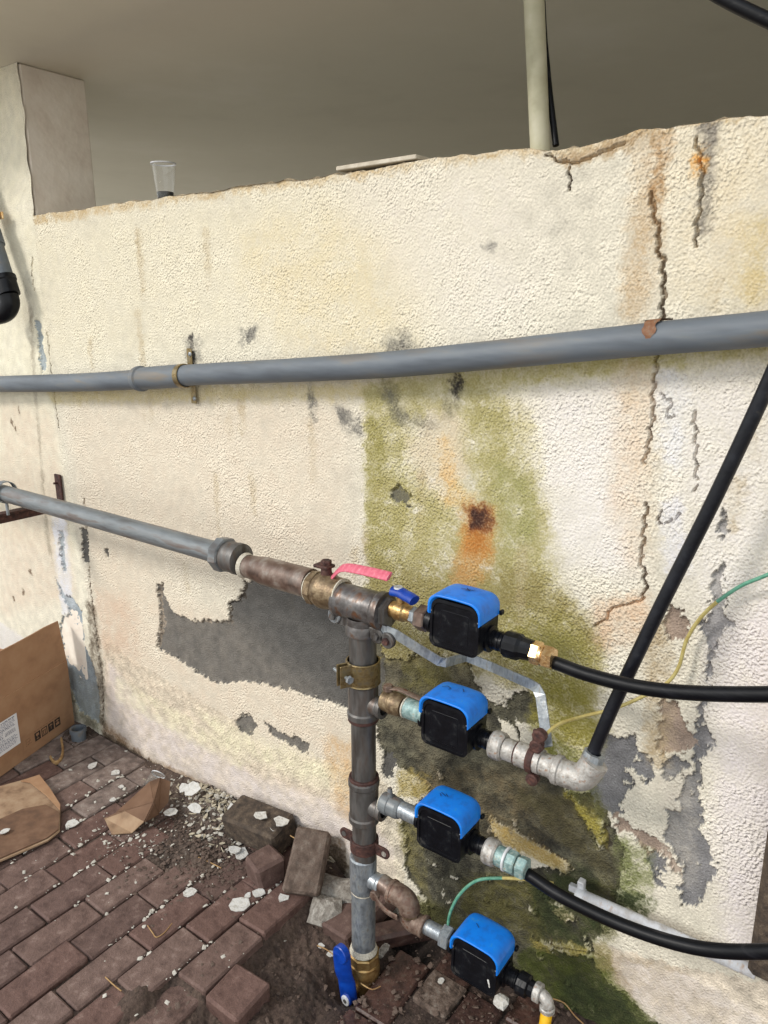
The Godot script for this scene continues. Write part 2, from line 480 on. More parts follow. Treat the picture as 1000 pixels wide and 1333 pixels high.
func crack(pts: Array, w0: float, w1: float, gap := false) -> void:
	var run := 0.0
	var ph := rng.randf() * 9.0
	for i in pts.size() - 1:
		var a: Vector2 = pts[i]
		var b: Vector2 = pts[i + 1]
		var n := int(a.distance_to(b) / 0.0008) + 1
		for k in n:
			run += 0.0008
			var t := float(k) / n
			var side := 0.0025 * sin(run * 210.0 + ph) + 0.0012 * sin(run * 523.0 + ph * 2.0) + 0.0006 * sin(run * 1490.0)
			var q := a.lerp(b, t) + Vector2(side, side * 0.3)
			var w := lerpf(w0, w1, 0.5 + 0.5 * sin(run * 160.0 + ph * 3.0) * sin(run * 47.0 + ph)) * (0.5 if gap else 0.27) / PX
			var cx := (q.x - WX) / PX
			var cy := (WTOP - q.y) / PX
			for y in range(maxi(int(round(cy - w)), 0), mini(int(round(cy + w)) + 1, TH)):
				for x in range(maxi(int(round(cx - w)), 0), mini(int(round(cx + w)), TW - 1) + 1):
					if gap:
						ids[y * TW + x] = 9
					else:
						cracks[y * TW + x] = 1

# a stain: outline, colour, strength, blur in metres, how much it breaks up (0 even .. 1 patchy)
func wash(poly: Array, c: Color, strength: float, blur: float, patchy := 0.5) -> void:
	var sc := PX * 2.0
	var rows := scan(poly, sc)
	if rows.is_empty():
		return
	var pad := int(blur / sc * 1.5) + 2
	var x0 := 99999
	var x1 := -99999
	for r in rows:
		x0 = mini(x0, r[1])
		x1 = maxi(x1, r[2])
	x0 -= pad
	x1 += pad
	var y0: int = rows[0][0] - pad
	var y1: int = rows[-1][0] + pad
	var w := x1 - x0
	var h := y1 - y0
	var im := Image.create(w, h, false, Image.FORMAT_L8)
	for r in rows:
		im.fill_rect(Rect2i(r[1] - x0, r[0] - y0, r[2] - r[1], 1), Color.WHITE)
	var k := maxf(blur / sc / 1.2, 1.0)
	if k > 1.2:
		im.resize(maxi(int(w / k), 2), maxi(int(h / k), 2), Image.INTERPOLATE_LANCZOS)
		im.resize(w, h, Image.INTERPOLATE_CUBIC)
	var d := im.get_data()
	var R := c.r * 255.0
	var G := c.g * 255.0
	var B := c.b * 255.0
	for y in range(maxi(y0, 0), mini(y1, LH)):
		for x in range(maxi(x0, 0), mini(x1, LW)):
			var m := d[(y - y0) * w + x - x0] / 255.0
			if m < 0.01:
				continue
			var i := y * LW + x
			var n := (wash_noise[i] * 0.6 + wash_fine[i] * 0.4) / 255.0
			var a := clampf((m - (1.0 - m) * 0.0) * strength * clampf(1.0 + (n - 0.5) * 4.0 * patchy, 0.0, 1.6), 0.0, 1.0)
			var j := i * 4
			var old := washes[j + 3] / 255.0
			var na := a + old * (1.0 - a)
			if na <= 0.001:
				continue
			washes[j] = int((R * a + washes[j] * old * (1.0 - a)) / na)
			washes[j + 1] = int((G * a + washes[j + 1] * old * (1.0 - a)) / na)
			washes[j + 2] = int((B * a + washes[j + 2] * old * (1.0 - a)) / na)
			washes[j + 3] = int(na * 255.0)

func noise_bytes(seed_: int, freq: float, w: int, h: int, type := FastNoiseLite.TYPE_SIMPLEX_SMOOTH, octaves := 4, gain := 0.5) -> PackedByteArray:
	return noise(seed_, freq, type, octaves, gain).get_image(w, h).get_data()

func disc(c: Vector2, rx: float, ry := 0.0, n := 14) -> Array:
	var out := []
	for k in n:
		var a := TAU * k / n
		var w := rng.randf_range(0.8, 1.15)
		out.append(c + Vector2(cos(a) * rx, sin(a) * (ry if ry > 0.0 else rx)) * w)
	return out

func paint_wall() -> Array:
	ids.resize(TW * TH)
	relief.resize(TW * TH)
	cracks.resize(TW * TH)
	washes.resize(LW * LH * 4)
	wash_noise = noise_bytes(31, 0.035, LW, LH, FastNoiseLite.TYPE_SIMPLEX_SMOOTH, 4, 0.6)
	wash_fine = noise_bytes(32, 0.22, LW, LH, FastNoiseLite.TYPE_SIMPLEX_SMOOTH, 2)
	wall_patches()
	wall_stains()
	var im := Image.create_from_data(LW, LH, false, Image.FORMAT_RGBA8, washes)
	im.resize(TW, TH, Image.INTERPOLATE_BILINEAR)
	var ws := im.get_data()
	var grain := noise_bytes(11, 0.26, TW, TH, FastNoiseLite.TYPE_SIMPLEX_SMOOTH, 2, 0.45)
	var cell := noise_bytes(17, 0.26, TW, TH, FastNoiseLite.TYPE_CELLULAR, 1)
	var fine := noise_bytes(12, 0.33, TW, TH, FastNoiseLite.TYPE_SIMPLEX_SMOOTH, 2)
	var mid := noise_bytes(13, 0.03, TW, TH, FastNoiseLite.TYPE_SIMPLEX_SMOOTH, 4)
	var low := noise_bytes(14, 0.005, TW, TH, FastNoiseLite.TYPE_SIMPLEX_SMOOTH, 4)
	var wx := noise_bytes(15, 0.05, TW, TH, FastNoiseLite.TYPE_SIMPLEX_SMOOTH, 5, 0.65)
	var wy := noise_bytes(16, 0.05, TW, TH, FastNoiseLite.TYPE_SIMPLEX_SMOOTH, 5, 0.65)
	var col := PackedByteArray()
	col.resize(TW * TH * 3)
	var micro := PackedByteArray()
	micro.resize(TW * TH)
	var shown := PackedByteArray()
	shown.resize(TW * TH)
	#          stucco        dark cement     streak paint    mossy render    tan paint      pale smooth
	var base := [Vector3(212, 205, 188), Vector3(84, 82, 79), Vector3(148, 158, 164), Vector3(80, 77, 63), Vector3(152, 134, 120), Vector3(92, 88, 84), Vector3(206, 194, 176), Vector3(206, 196, 176), Vector3(222, 216, 198), Vector3(52, 45, 38)]
	for y in TH:
		var yy := WTOP - y * PX
		for x in TW:
			var i := y * TW + x
			var g := grain[i]
			var f := fine[i]
			var qx := clampi(x + (wx[i] - 128) / 13, 0, TW - 1)
			var qy := clampi(y + (wy[i] - 128) / 13, 0, TH - 1)
			var id := 9 if cracks[i] else ids[qy * TW + qx]
			var c: Vector3 = base[id]
			if id == 1 and x > 1596:
				c = Vector3(116, 115, 116)
			var h := 0.0
			var v := 1.0
			var b := 0.0
			if id == 0:
				# grains of the thrown plaster: coarse in places, worn flat in others
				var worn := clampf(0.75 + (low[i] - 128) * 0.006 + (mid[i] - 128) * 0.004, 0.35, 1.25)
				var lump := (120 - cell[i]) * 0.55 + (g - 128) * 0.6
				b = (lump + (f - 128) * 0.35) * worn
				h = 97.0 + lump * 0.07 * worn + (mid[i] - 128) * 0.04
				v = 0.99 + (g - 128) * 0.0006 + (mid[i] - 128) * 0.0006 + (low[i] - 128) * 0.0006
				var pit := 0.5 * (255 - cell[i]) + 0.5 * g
				if pit < 96.0:  # pits darkened in the colour: settled dirt plus shade the bump cannot cast
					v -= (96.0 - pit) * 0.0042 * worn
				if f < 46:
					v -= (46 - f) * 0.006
			elif id >= 6 and id <= 8:
				b = (g - 128) * 0.3 + (f - 128) * 0.45 + (mid[i] - 128) * (0.05 if id == 8 else 0.2)
				h = 96.0 + (g - 128) * 0.03 + (mid[i] - 128) * 0.12
				v = 0.96 + (mid[i] - 128) * 0.0018 + (f - 128) * 0.0008
				if f < 40 and g < 120:
					v -= 0.2
				if id == 8:
					h = 96.0 + (mid[i] - 128) * 0.03
					v = 0.98 + (mid[i] - 128) * 0.0006 + (f - 128) * 0.0006
				if id == 7:
					h += maxf(0.0, g - 140) * 0.4
			elif id == 9:
				h = 8.0
				v = 0.9 + (f - 128) * 0.002 + (0.75 if cracks[i] else 0.0)
			else:
				b = (g - 128) * 0.35 + (f - 128) * 0.4 + (mid[i] - 128) * 0.3
				h = 26.0 + (mid[i] - 128) * 0.08
				v = 0.98 + (mid[i] - 128) * 0.0009 + (f - 128) * 0.001 + (g - 128) * 0.0005
				if f > 206 and g > 150:
					v += 0.22
				if id == 3:
					v += (mid[i] - 128) * 0.0026 + (g - 128) * 0.001
					b *= 1.8
					h += (mid[i] - 128) * 0.22
					v += (low[i] - 128) * 0.002 + (wx[i] - 128) * 0.0015
			shown[i] = id
			relief[i] = clampi(int(h), 0, 255)
			micro[i] = clampi(int(128.0 + b), 0, 255)
			var j := (qy * TW + qx) * 4
			var a := ws[j + 3] / 255.0 * (1.32 - g * 0.0026)
			if id == 1 or id == 2 or id == 5:
				a *= 0.35 if x < 1596 else 0.7
			elif id == 3:
				a *= 0.95
			a = clampf(a, 0.0, 1.0)
			var k := i * 3
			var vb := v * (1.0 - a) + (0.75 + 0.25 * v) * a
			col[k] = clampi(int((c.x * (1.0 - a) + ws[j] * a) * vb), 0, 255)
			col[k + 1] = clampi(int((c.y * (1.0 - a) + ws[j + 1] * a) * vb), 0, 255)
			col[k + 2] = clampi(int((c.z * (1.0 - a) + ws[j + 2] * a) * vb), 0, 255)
	var m := StandardMaterial3D.new()
	m.resource_name = "wall_face"
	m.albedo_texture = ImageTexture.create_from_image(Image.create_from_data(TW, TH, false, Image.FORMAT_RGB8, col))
	m.heightmap_enabled = true
	m.heightmap_texture = ImageTexture.create_from_image(Image.create_from_data(TW, TH, false, Image.FORMAT_L8, micro))
	m.heightmap_scale = 0.5
	m.roughness = 0.93
	m.texture_repeat = false
	M.wall_face = m
	return [shown]

func seam(y: float) -> float:    # where the column meets the wall
	return lerpf(-2.268, -2.338, clampf(y / 1.8, 0.0, 1.0)) + 0.004 * sin(y * 31.0) + 0.003 * sin(y * 73.0 + 1.0)

# builds the relief between two columns of x; returns one mesh for each group of ids
func face_mesh(xs: PackedFloat32Array, ys: PackedFloat32Array, shown: PackedByteArray, group_of: Callable, edge: Callable, back: float) -> Dictionary:
	var nx := xs.size()
	var ny := ys.size()
	var P := PackedVector3Array()
	var N := PackedVector3Array()
	var U := PackedVector2Array()
	P.resize(nx * ny)
	N.resize(nx * ny)
	U.resize(nx * ny)
	var G := PackedByteArray()
	G.resize(nx * ny)
	for j in ny:
		var yv := ys[j]
		var tex_y := yv if yv <= 1.82 else 3.64 - yv
		var r := clampi(int((WTOP - tex_y) / PX), 0, TH - 1)
		var ex: Vector2 = edge.call(yv)
		for i in nx:
			var xv := clampf(xs[i], ex.x, ex.y)
			var cx := clampi(int((xv - 0.1 * smoothstep(1.81, 1.95, yv) - WX) / PX), 0, TW - 1)
			var k := j * nx + i
			var hh := relief[r * TW + cx]
			var yr := yv
			if yv > 1.7 and back == 0.0 and xv > -2.33:
				yr += rim(xv) * smoothstep(1.7, 1.79, yv)
			P[k] = Vector3(xv, yr, (hh - 100) * 0.0001 + back + 0.004 * sin(xv * 5.0 + yv * 3.0) * sin(yv * 7.0 - xv))
			U[k] = Vector2((xv - 0.1 * smoothstep(1.81, 1.95, yv) - WX) / (TW * PX), (WTOP - tex_y) / (TH * PX))
			G[k] = shown[r * TW + cx]
	for j in ny:
		for i in nx:
			var a := P[j * nx + maxi(i - 1, 0)]
			var b := P[j * nx + mini(i + 1, nx - 1)]
			var c := P[maxi(j - 1, 0) * nx + i]
			var d := P[mini(j + 1, ny - 1) * nx + i]
			var n := (b - a).cross(d - c)
			N[j * nx + i] = n.normalized() if n.length_squared() > 1e-16 else Vector3.BACK
	var idx := {}
	for j in ny - 1:
		for i in nx - 1:
			var k := j * nx + i
			if P[k].x >= P[k + 1].x - 1e-6:
				continue
			var g: String = group_of.call(G[k], P[k])
			if not idx.has(g):
				idx[g] = PackedInt32Array()
			var l: PackedInt32Array = idx[g]
			l.append(k); l.append(k + nx); l.append(k + nx + 1)
			l.append(k); l.append(k + nx + 1); l.append(k + 1)
			idx[g] = l
	var out := {}
	for g in idx:
		var map := {}
		var p := PackedVector3Array()
		var n := PackedVector3Array()
		var u := PackedVector2Array()
		var l := PackedInt32Array()
		for k in idx[g]:
			var at: int = map.get(k, -1)
			if at < 0:
				at = p.size()
				map[k] = at
				p.append(P[k]); n.append(N[k]); u.append(U[k])
			l.append(at)
		var arr := []
		arr.resize(Mesh.ARRAY_MAX)
		arr[Mesh.ARRAY_VERTEX] = p
		arr[Mesh.ARRAY_NORMAL] = n
		arr[Mesh.ARRAY_TEX_UV] = u
		arr[Mesh.ARRAY_INDEX] = l
		var me := ArrayMesh.new()
		me.add_surface_from_arrays(Mesh.PRIMITIVE_TRIANGLES, arr)
		out[g] = me
	return out

func wall_patches() -> void:
	# smooth painted foot of the wall, then the crusty edge above it
	patch([Vector2(-2.201, 0.436), Vector2(-2.095, 0.379), Vector2(-1.931, 0.357), Vector2(-1.742, 0.335), Vector2(-1.567, 0.314), Vector2(-1.408, 0.270), Vector2(-1.257, 0.303), Vector2(-1.145, 0.334), Vector2(-1.016, 0.340), Vector2(-0.942, 0.302), Vector2(-0.915, -0.063), Vector2(-1.153, -0.039), Vector2(-1.595, -0.035), Vector2(-2.247, -0.017)], 7)
	patch([Vector2(-2.216, 0.345), Vector2(-2.156, 0.268), Vector2(-2.029, 0.241), Vector2(-1.889, 0.217), Vector2(-1.795, 0.179), Vector2(-1.611, 0.192), Vector2(-1.479, 0.151), Vector2(-1.320, 0.190), Vector2(-1.176, 0.189), Vector2(-1.041, 0.236), Vector2(-0.966, 0.153), Vector2(-0.928, -0.045), Vector2(-1.153, -0.039), Vector2(-1.595, -0.035), Vector2(-2.247, -0.017)], 6)
	patch([Vector2(-0.442, 0.154), Vector2(-0.374, 0.174), Vector2(-0.294, 0.193), Vector2(-0.219, 0.215), Vector2(-0.084, 0.267), Vector2(0.098, 0.283), Vector2(0.135, 0.025), Vector2(-0.222, -0.065), Vector2(-0.332, 0.067), Vector2(-0.419, 0.090)], 6)
	# the column's plaster is smooth
	patch([Vector2(-2.835, 1.876), Vector2(-2.349, 1.792), Vector2(-2.355, 1.395), Vector2(-2.344, 1.120), Vector2(-2.340, 0.909), Vector2(-2.287, 0.699), Vector2(-2.267, 0.477), Vector2(-2.272, 0.178), Vector2(-2.273, -0.001), Vector2(-3.025, -0.047), Vector2(-3.940, -0.105)], 8)
	patch([Vector2(-2.597, 2.631), Vector2(-2.336, 2.256), Vector2(-2.349, 1.792), Vector2(-2.866, 1.778)], 8)
	# bare mossy render under and behind the meters
	patch([Vector2(-1.010, 0.674), Vector2(-0.922, 0.691), Vector2(-0.890, 0.723), Vector2(-0.765, 0.743), Vector2(-0.725, 0.679), Vector2(-0.701, 0.660), Vector2(-0.661, 0.662), Vector2(-0.637, 0.638), Vector2(-0.623, 0.615), Vector2(-0.619, 0.586), Vector2(-0.585, 0.563), Vector2(-0.538, 0.534), Vector2(-0.493, 0.505), Vector2(-0.444, 0.535), Vector2(-0.416, 0.492), Vector2(-0.394, 0.456), Vector2(-0.375, 0.418), Vector2(-0.378, 0.340), Vector2(-0.382, 0.270), Vector2(-0.402, 0.199), Vector2(-0.425, 0.164), Vector2(-0.416, 0.097), Vector2(-0.365, 0.066), Vector2(-0.260, 0.033), Vector2(-0.106, -0.017), Vector2(-0.736, -0.509), Vector2(-0.806, -0.121), Vector2(-0.844, 0.002), Vector2(-0.868, 0.048), Vector2(-0.921, 0.092), Vector2(-0.917, 0.176), Vector2(-0.932, 0.238), Vector2(-0.907, 0.295), Vector2(-0.850, 0.342), Vector2(-0.862, 0.380), Vector2(-0.943, 0.391), Vector2(-0.991, 0.406), Vector2(-1.015, 0.452), Vector2(-1.025, 0.514)], 3)
	patch([Vector2(-0.660, 0.682), Vector2(-0.620, 0.704), Vector2(-0.576, 0.714), Vector2(-0.577, 0.646), Vector2(-0.613, 0.634), Vector2(-0.650, 0.647)], 3)
	# stucco that still clings to it
	patch([Vector2(-0.692, 0.358), Vector2(-0.645, 0.359), Vector2(-0.579, 0.349), Vector2(-0.484, 0.333), Vector2(-0.488, 0.301), Vector2(-0.543, 0.289), Vector2(-0.580, 0.278), Vector2(-0.605, 0.278), Vector2(-0.655, 0.289), Vector2(-0.683, 0.321)], 0)
	patch([Vector2(-0.511, 0.513), Vector2(-0.463, 0.488), Vector2(-0.418, 0.467), Vector2(-0.409, 0.405), Vector2(-0.430, 0.395), Vector2(-0.452, 0.442), Vector2(-0.499, 0.497)], 0)
	patch([Vector2(-0.556, 0.220), Vector2(-0.511, 0.213), Vector2(-0.466, 0.200), Vector2(-0.470, 0.177), Vector2(-0.520, 0.183)], 0)
	patch([Vector2(-0.568, 0.087), Vector2(-0.521, 0.101), Vector2(-0.457, 0.122), Vector2(-0.432, 0.145), Vector2(-0.435, 0.114), Vector2(-0.483, 0.090), Vector2(-0.547, 0.068)], 0)
	patch([Vector2(-0.676, 0.625), Vector2(-0.638, 0.619), Vector2(-0.622, 0.593), Vector2(-0.590, 0.561), Vector2(-0.546, 0.535), Vector2(-0.565, 0.523), Vector2(-0.612, 0.543), Vector2(-0.651, 0.576)], 0)
	# scraps of plaster and crust left all over the bare render
	for k in 34:
		var c: Vector2 = Vector2(rng.randf_range(-0.848, -0.395), rng.randf_range(Vector2(-0.749, -0.087).y, Vector2(-0.766, 0.441).y))
		patch(disc(c, rng.randf_range(0.003, 0.013), rng.randf_range(0.003, 0.009), 9), 7 if k % 3 else 0)
	# dark cement where the stucco fell off
	patch([Vector2(-1.880, 0.672), Vector2(-1.844, 0.685), Vector2(-1.842, 0.640), Vector2(-1.802, 0.598), Vector2(-1.715, 0.594), Vector2(-1.543, 0.634), Vector2(-1.541, 0.696), Vector2(-1.486, 0.721), Vector2(-1.470, 0.773), Vector2(-1.378, 0.806), Vector2(-1.239, 0.808), Vector2(-1.111, 0.786), Vector2(-1.014, 0.789), Vector2(-0.991, 0.673), Vector2(-1.010, 0.519), Vector2(-1.142, 0.497), Vector2(-1.293, 0.488), Vector2(-1.475, 0.464), Vector2(-1.621, 0.413), Vector2(-1.679, 0.421), Vector2(-1.786, 0.441), Vector2(-1.903, 0.453), Vector2(-1.868, 0.550)], 1)
	patch([Vector2(-1.547, 0.314), Vector2(-1.505, 0.349), Vector2(-1.466, 0.349), Vector2(-1.449, 0.325), Vector2(-1.487, 0.286), Vector2(-1.530, 0.281)], 1)
	patch([Vector2(-1.419, 0.354), Vector2(-1.397, 0.349), Vector2(-1.343, 0.336), Vector2(-1.290, 0.349), Vector2(-1.247, 0.338), Vector2(-1.257, 0.310), Vector2(-1.309, 0.312), Vector2(-1.369, 0.317), Vector2(-1.405, 0.326)], 1)
	patch([Vector2(-1.001, 0.402), Vector2(-0.967, 0.430), Vector2(-0.957, 0.386), Vector2(-0.976, 0.338), Vector2(-1.003, 0.356)], 1)
	patch([Vector2(-0.973, 1.103), Vector2(-0.948, 1.117), Vector2(-0.924, 1.102), Vector2(-0.926, 1.084), Vector2(-0.918, 1.075), Vector2(-0.952, 1.079), Vector2(-0.971, 1.085)], 1)
	patch([Vector2(-2.151, 0.737), Vector2(-2.120, 0.743), Vector2(-2.124, 0.715), Vector2(-2.142, 0.711)], 1)
	patch([Vector2(-2.275, 0.790), Vector2(-2.238, 0.796), Vector2(-2.243, 0.667), Vector2(-2.278, 0.673)], 1)
	patch([Vector2(-0.266, 1.165), Vector2(-0.256, 1.160), Vector2(-0.258, 1.115), Vector2(-0.266, 1.120)], 1)
	patch([Vector2(-0.262, 1.071), Vector2(-0.252, 1.078), Vector2(-0.250, 1.035), Vector2(-0.239, 0.983), Vector2(-0.223, 0.966), Vector2(-0.237, 0.948), Vector2(-0.252, 0.923), Vector2(-0.249, 0.875), Vector2(-0.252, 0.834), Vector2(-0.253, 0.788), Vector2(-0.258, 0.754), Vector2(-0.228, 0.730), Vector2(-0.247, 0.702), Vector2(-0.251, 0.659), Vector2(-0.240, 0.586), Vector2(-0.234, 0.553), Vector2(-0.241, 0.535), Vector2(-0.228, 0.525), Vector2(-0.212, 0.494), Vector2(-0.198, 0.454), Vector2(-0.212, 0.415), Vector2(-0.218, 0.374), Vector2(-0.251, 0.350), Vector2(-0.265, 0.392), Vector2(-0.254, 0.409), Vector2(-0.261, 0.438), Vector2(-0.277, 0.464), Vector2(-0.297, 0.487), Vector2(-0.299, 0.555), Vector2(-0.277, 0.558), Vector2(-0.283, 0.619), Vector2(-0.259, 0.656), Vector2(-0.268, 0.727), Vector2(-0.265, 0.784), Vector2(-0.255, 0.839), Vector2(-0.259, 0.915), Vector2(-0.274, 0.941), Vector2(-0.288, 0.955), Vector2(-0.264, 0.976), Vector2(-0.270, 1.031)], 1)
	patch([Vector2(-0.429, 0.673), Vector2(-0.410, 0.669), Vector2(-0.379, 0.691), Vector2(-0.367, 0.659), Vector2(-0.339, 0.649), Vector2(-0.331, 0.609), Vector2(-0.338, 0.591), Vector2(-0.358, 0.609), Vector2(-0.378, 0.620), Vector2(-0.386, 0.608), Vector2(-0.368, 0.578), Vector2(-0.386, 0.549), Vector2(-0.390, 0.509), Vector2(-0.400, 0.494), Vector2(-0.435, 0.500), Vector2(-0.464, 0.533), Vector2(-0.466, 0.600)], 1)
	patch([Vector2(-0.321, 0.646), Vector2(-0.297, 0.671), Vector2(-0.276, 0.674), Vector2(-0.267, 0.656), Vector2(-0.290, 0.637), Vector2(-0.300, 0.612), Vector2(-0.319, 0.620)], 1)
	patch([Vector2(-0.327, 0.445), Vector2(-0.308, 0.456), Vector2(-0.289, 0.436), Vector2(-0.302, 0.400), Vector2(-0.286, 0.375), Vector2(-0.299, 0.368), Vector2(-0.316, 0.394)], 1)
	patch([Vector2(-0.341, 0.979), Vector2(-0.312, 0.972), Vector2(-0.297, 0.944), Vector2(-0.301, 0.911), Vector2(-0.326, 0.909), Vector2(-0.344, 0.936)], 4)
	patch([Vector2(-0.331, 0.783), Vector2(-0.314, 0.784), Vector2(-0.285, 0.750), Vector2(-0.261, 0.715), Vector2(-0.271, 0.696), Vector2(-0.333, 0.667), Vector2(-0.331, 0.708)], 4)
	patch([Vector2(-0.401, 0.499), Vector2(-0.352, 0.483), Vector2(-0.300, 0.474), Vector2(-0.270, 0.439), Vector2(-0.254, 0.414), Vector2(-0.277, 0.419), Vector2(-0.298, 0.454), Vector2(-0.329, 0.433), Vector2(-0.364, 0.461), Vector2(-0.393, 0.469)], 4)
	for k in 22:     # chalky scraps left on the grey patches at the right
		var c: Vector2 = Vector2(rng.randf_range(-0.402, -0.223), rng.randf_range(Vector2(-0.278, 0.355).y, Vector2(-0.311, 0.694).y))
		patch(disc(c, rng.randf_range(0.002, 0.008), rng.randf_range(0.002, 0.007), 8), 0)
	# old blue-grey paint down the column's edge
	patch([Vector2(-2.470, 0.576), Vector2(-2.423, 0.513), Vector2(-2.374, 0.515), Vector2(-2.329, 0.473), Vector2(-2.338, 0.346), Vector2(-2.287, 0.255), Vector2(-2.270, 0.132), Vector2(-2.286, 0.039), Vector2(-2.422, 0.049), Vector2(-2.486, 0.195), Vector2(-2.492, 0.347), Vector2(-2.467, 0.418), Vector2(-2.402, 0.443), Vector2(-2.446, 0.498)], 2)
	patch([Vector2(-2.406, 1.480), Vector2(-2.376, 1.468), Vector2(-2.362, 1.321), Vector2(-2.398, 1.305), Vector2(-2.406, 1.419)], 2)
	patch([Vector2(-2.408, 0.761), Vector2(-2.381, 0.752), Vector2(-2.395, 0.607), Vector2(-2.422, 0.615)], 2)
	# the stucco stands off the cement along the top and left of the dark patch; the gap's shade is coloured in
	crack([Vector2(-1.895, 0.458), Vector2(-1.861, 0.547), Vector2(-1.872, 0.669), Vector2(-1.844, 0.685)], 0.004, 0.009, true)
	crack([Vector2(-1.546, 0.635), Vector2(-1.541, 0.696), Vector2(-1.489, 0.720), Vector2(-1.470, 0.773)], 0.003, 0.006, true)
	crack([Vector2(-1.716, 0.592), Vector2(-1.543, 0.631)], 0.001, 0.003, true)
	crack([Vector2(-0.973, 1.103), Vector2(-0.948, 1.117), Vector2(-0.924, 1.102)], 0.002, 0.004, true)
	crack([Vector2(-0.417, 0.458), Vector2(-0.409, 0.405)], 0.006, 0.012, true)
	crack([Vector2(-0.579, 0.349), Vector2(-0.484, 0.333)], 0.002, 0.004, true)
	crack([Vector2(-1.015, 0.671), Vector2(-0.918, 0.691), Vector2(-0.890, 0.721), Vector2(-0.763, 0.740)], 0.003, 0.006, true)
	# cracks
	crack([Vector2(-0.436, 1.692), Vector2(-0.426, 1.652), Vector2(-0.417, 1.633), Vector2(-0.418, 1.606), Vector2(-0.407, 1.584), Vector2(-0.401, 1.540), Vector2(-0.400, 1.487)], 0.0045, 0.0074)
	crack([Vector2(-0.402, 1.435), Vector2(-0.403, 1.391), Vector2(-0.404, 1.358), Vector2(-0.399, 1.331), Vector2(-0.401, 1.276), Vector2(-0.407, 1.233)], 0.0027, 0.0043)
	crack([Vector2(-0.393, 1.163), Vector2(-0.396, 1.111), Vector2(-0.394, 1.079), Vector2(-0.396, 1.054), Vector2(-0.387, 1.031), Vector2(-0.381, 0.997), Vector2(-0.389, 0.973)], 0.0027, 0.0050)
	crack([Vector2(-0.389, 0.973), Vector2(-0.416, 0.959), Vector2(-0.443, 0.945), Vector2(-0.453, 0.919), Vector2(-0.477, 0.899)], 0.0018, 0.0037)
	crack([Vector2(-0.629, 1.785), Vector2(-0.601, 1.770), Vector2(-0.575, 1.763), Vector2(-0.538, 1.771), Vector2(-0.485, 1.778)], 0.0027, 0.0037)
	crack([Vector2(-0.585, 1.758), Vector2(-0.580, 1.713)], 0.0009, 0.0019)
	crack([Vector2(-0.374, 1.769), Vector2(-0.358, 1.728), Vector2(-0.354, 1.674), Vector2(-0.358, 1.630), Vector2(-0.353, 1.603)], 0.0018, 0.0037)
	crack([Vector2(-0.332, 1.336), Vector2(-0.324, 1.303), Vector2(-0.312, 1.196)], 0.0009, 0.0019)
	crack([Vector2(-2.237, 0.898), Vector2(-2.239, 0.791), Vector2(-2.251, 0.595), Vector2(-2.248, 0.424), Vector2(-2.252, 0.349), Vector2(-2.241, 0.278), Vector2(-2.247, 0.186), Vector2(-2.266, 0.039)], 0.0036, 0.0074)
	crack([Vector2(-2.340, 1.444), Vector2(-2.338, 1.347), Vector2(-2.330, 1.121)], 0.0009, 0.0019)
	crack([Vector2(-2.381, 1.669), Vector2(-2.397, 1.623), Vector2(-2.395, 1.568)], 0.0027, 0.0031)
	crack([Vector2(-0.393, 1.365), Vector2(-0.372, 1.350), Vector2(-0.374, 1.319), Vector2(-0.359, 1.327)], 0.0009, 0.0019)
	crack([Vector2(-0.369, 1.152), Vector2(-0.369, 1.128), Vector2(-0.351, 1.134), Vector2(-0.334, 1.154)], 0.0009, 0.0019)
	crack([Vector2(-0.896, 0.388), Vector2(-0.806, 0.361), Vector2(-0.721, 0.352)], 0.0018, 0.0031)
	crack([Vector2(-0.673, 0.186), Vector2(-0.574, 0.196), Vector2(-0.552, 0.144), Vector2(-0.511, 0.092), Vector2(-0.405, 0.135)], 0.0018, 0.0037)

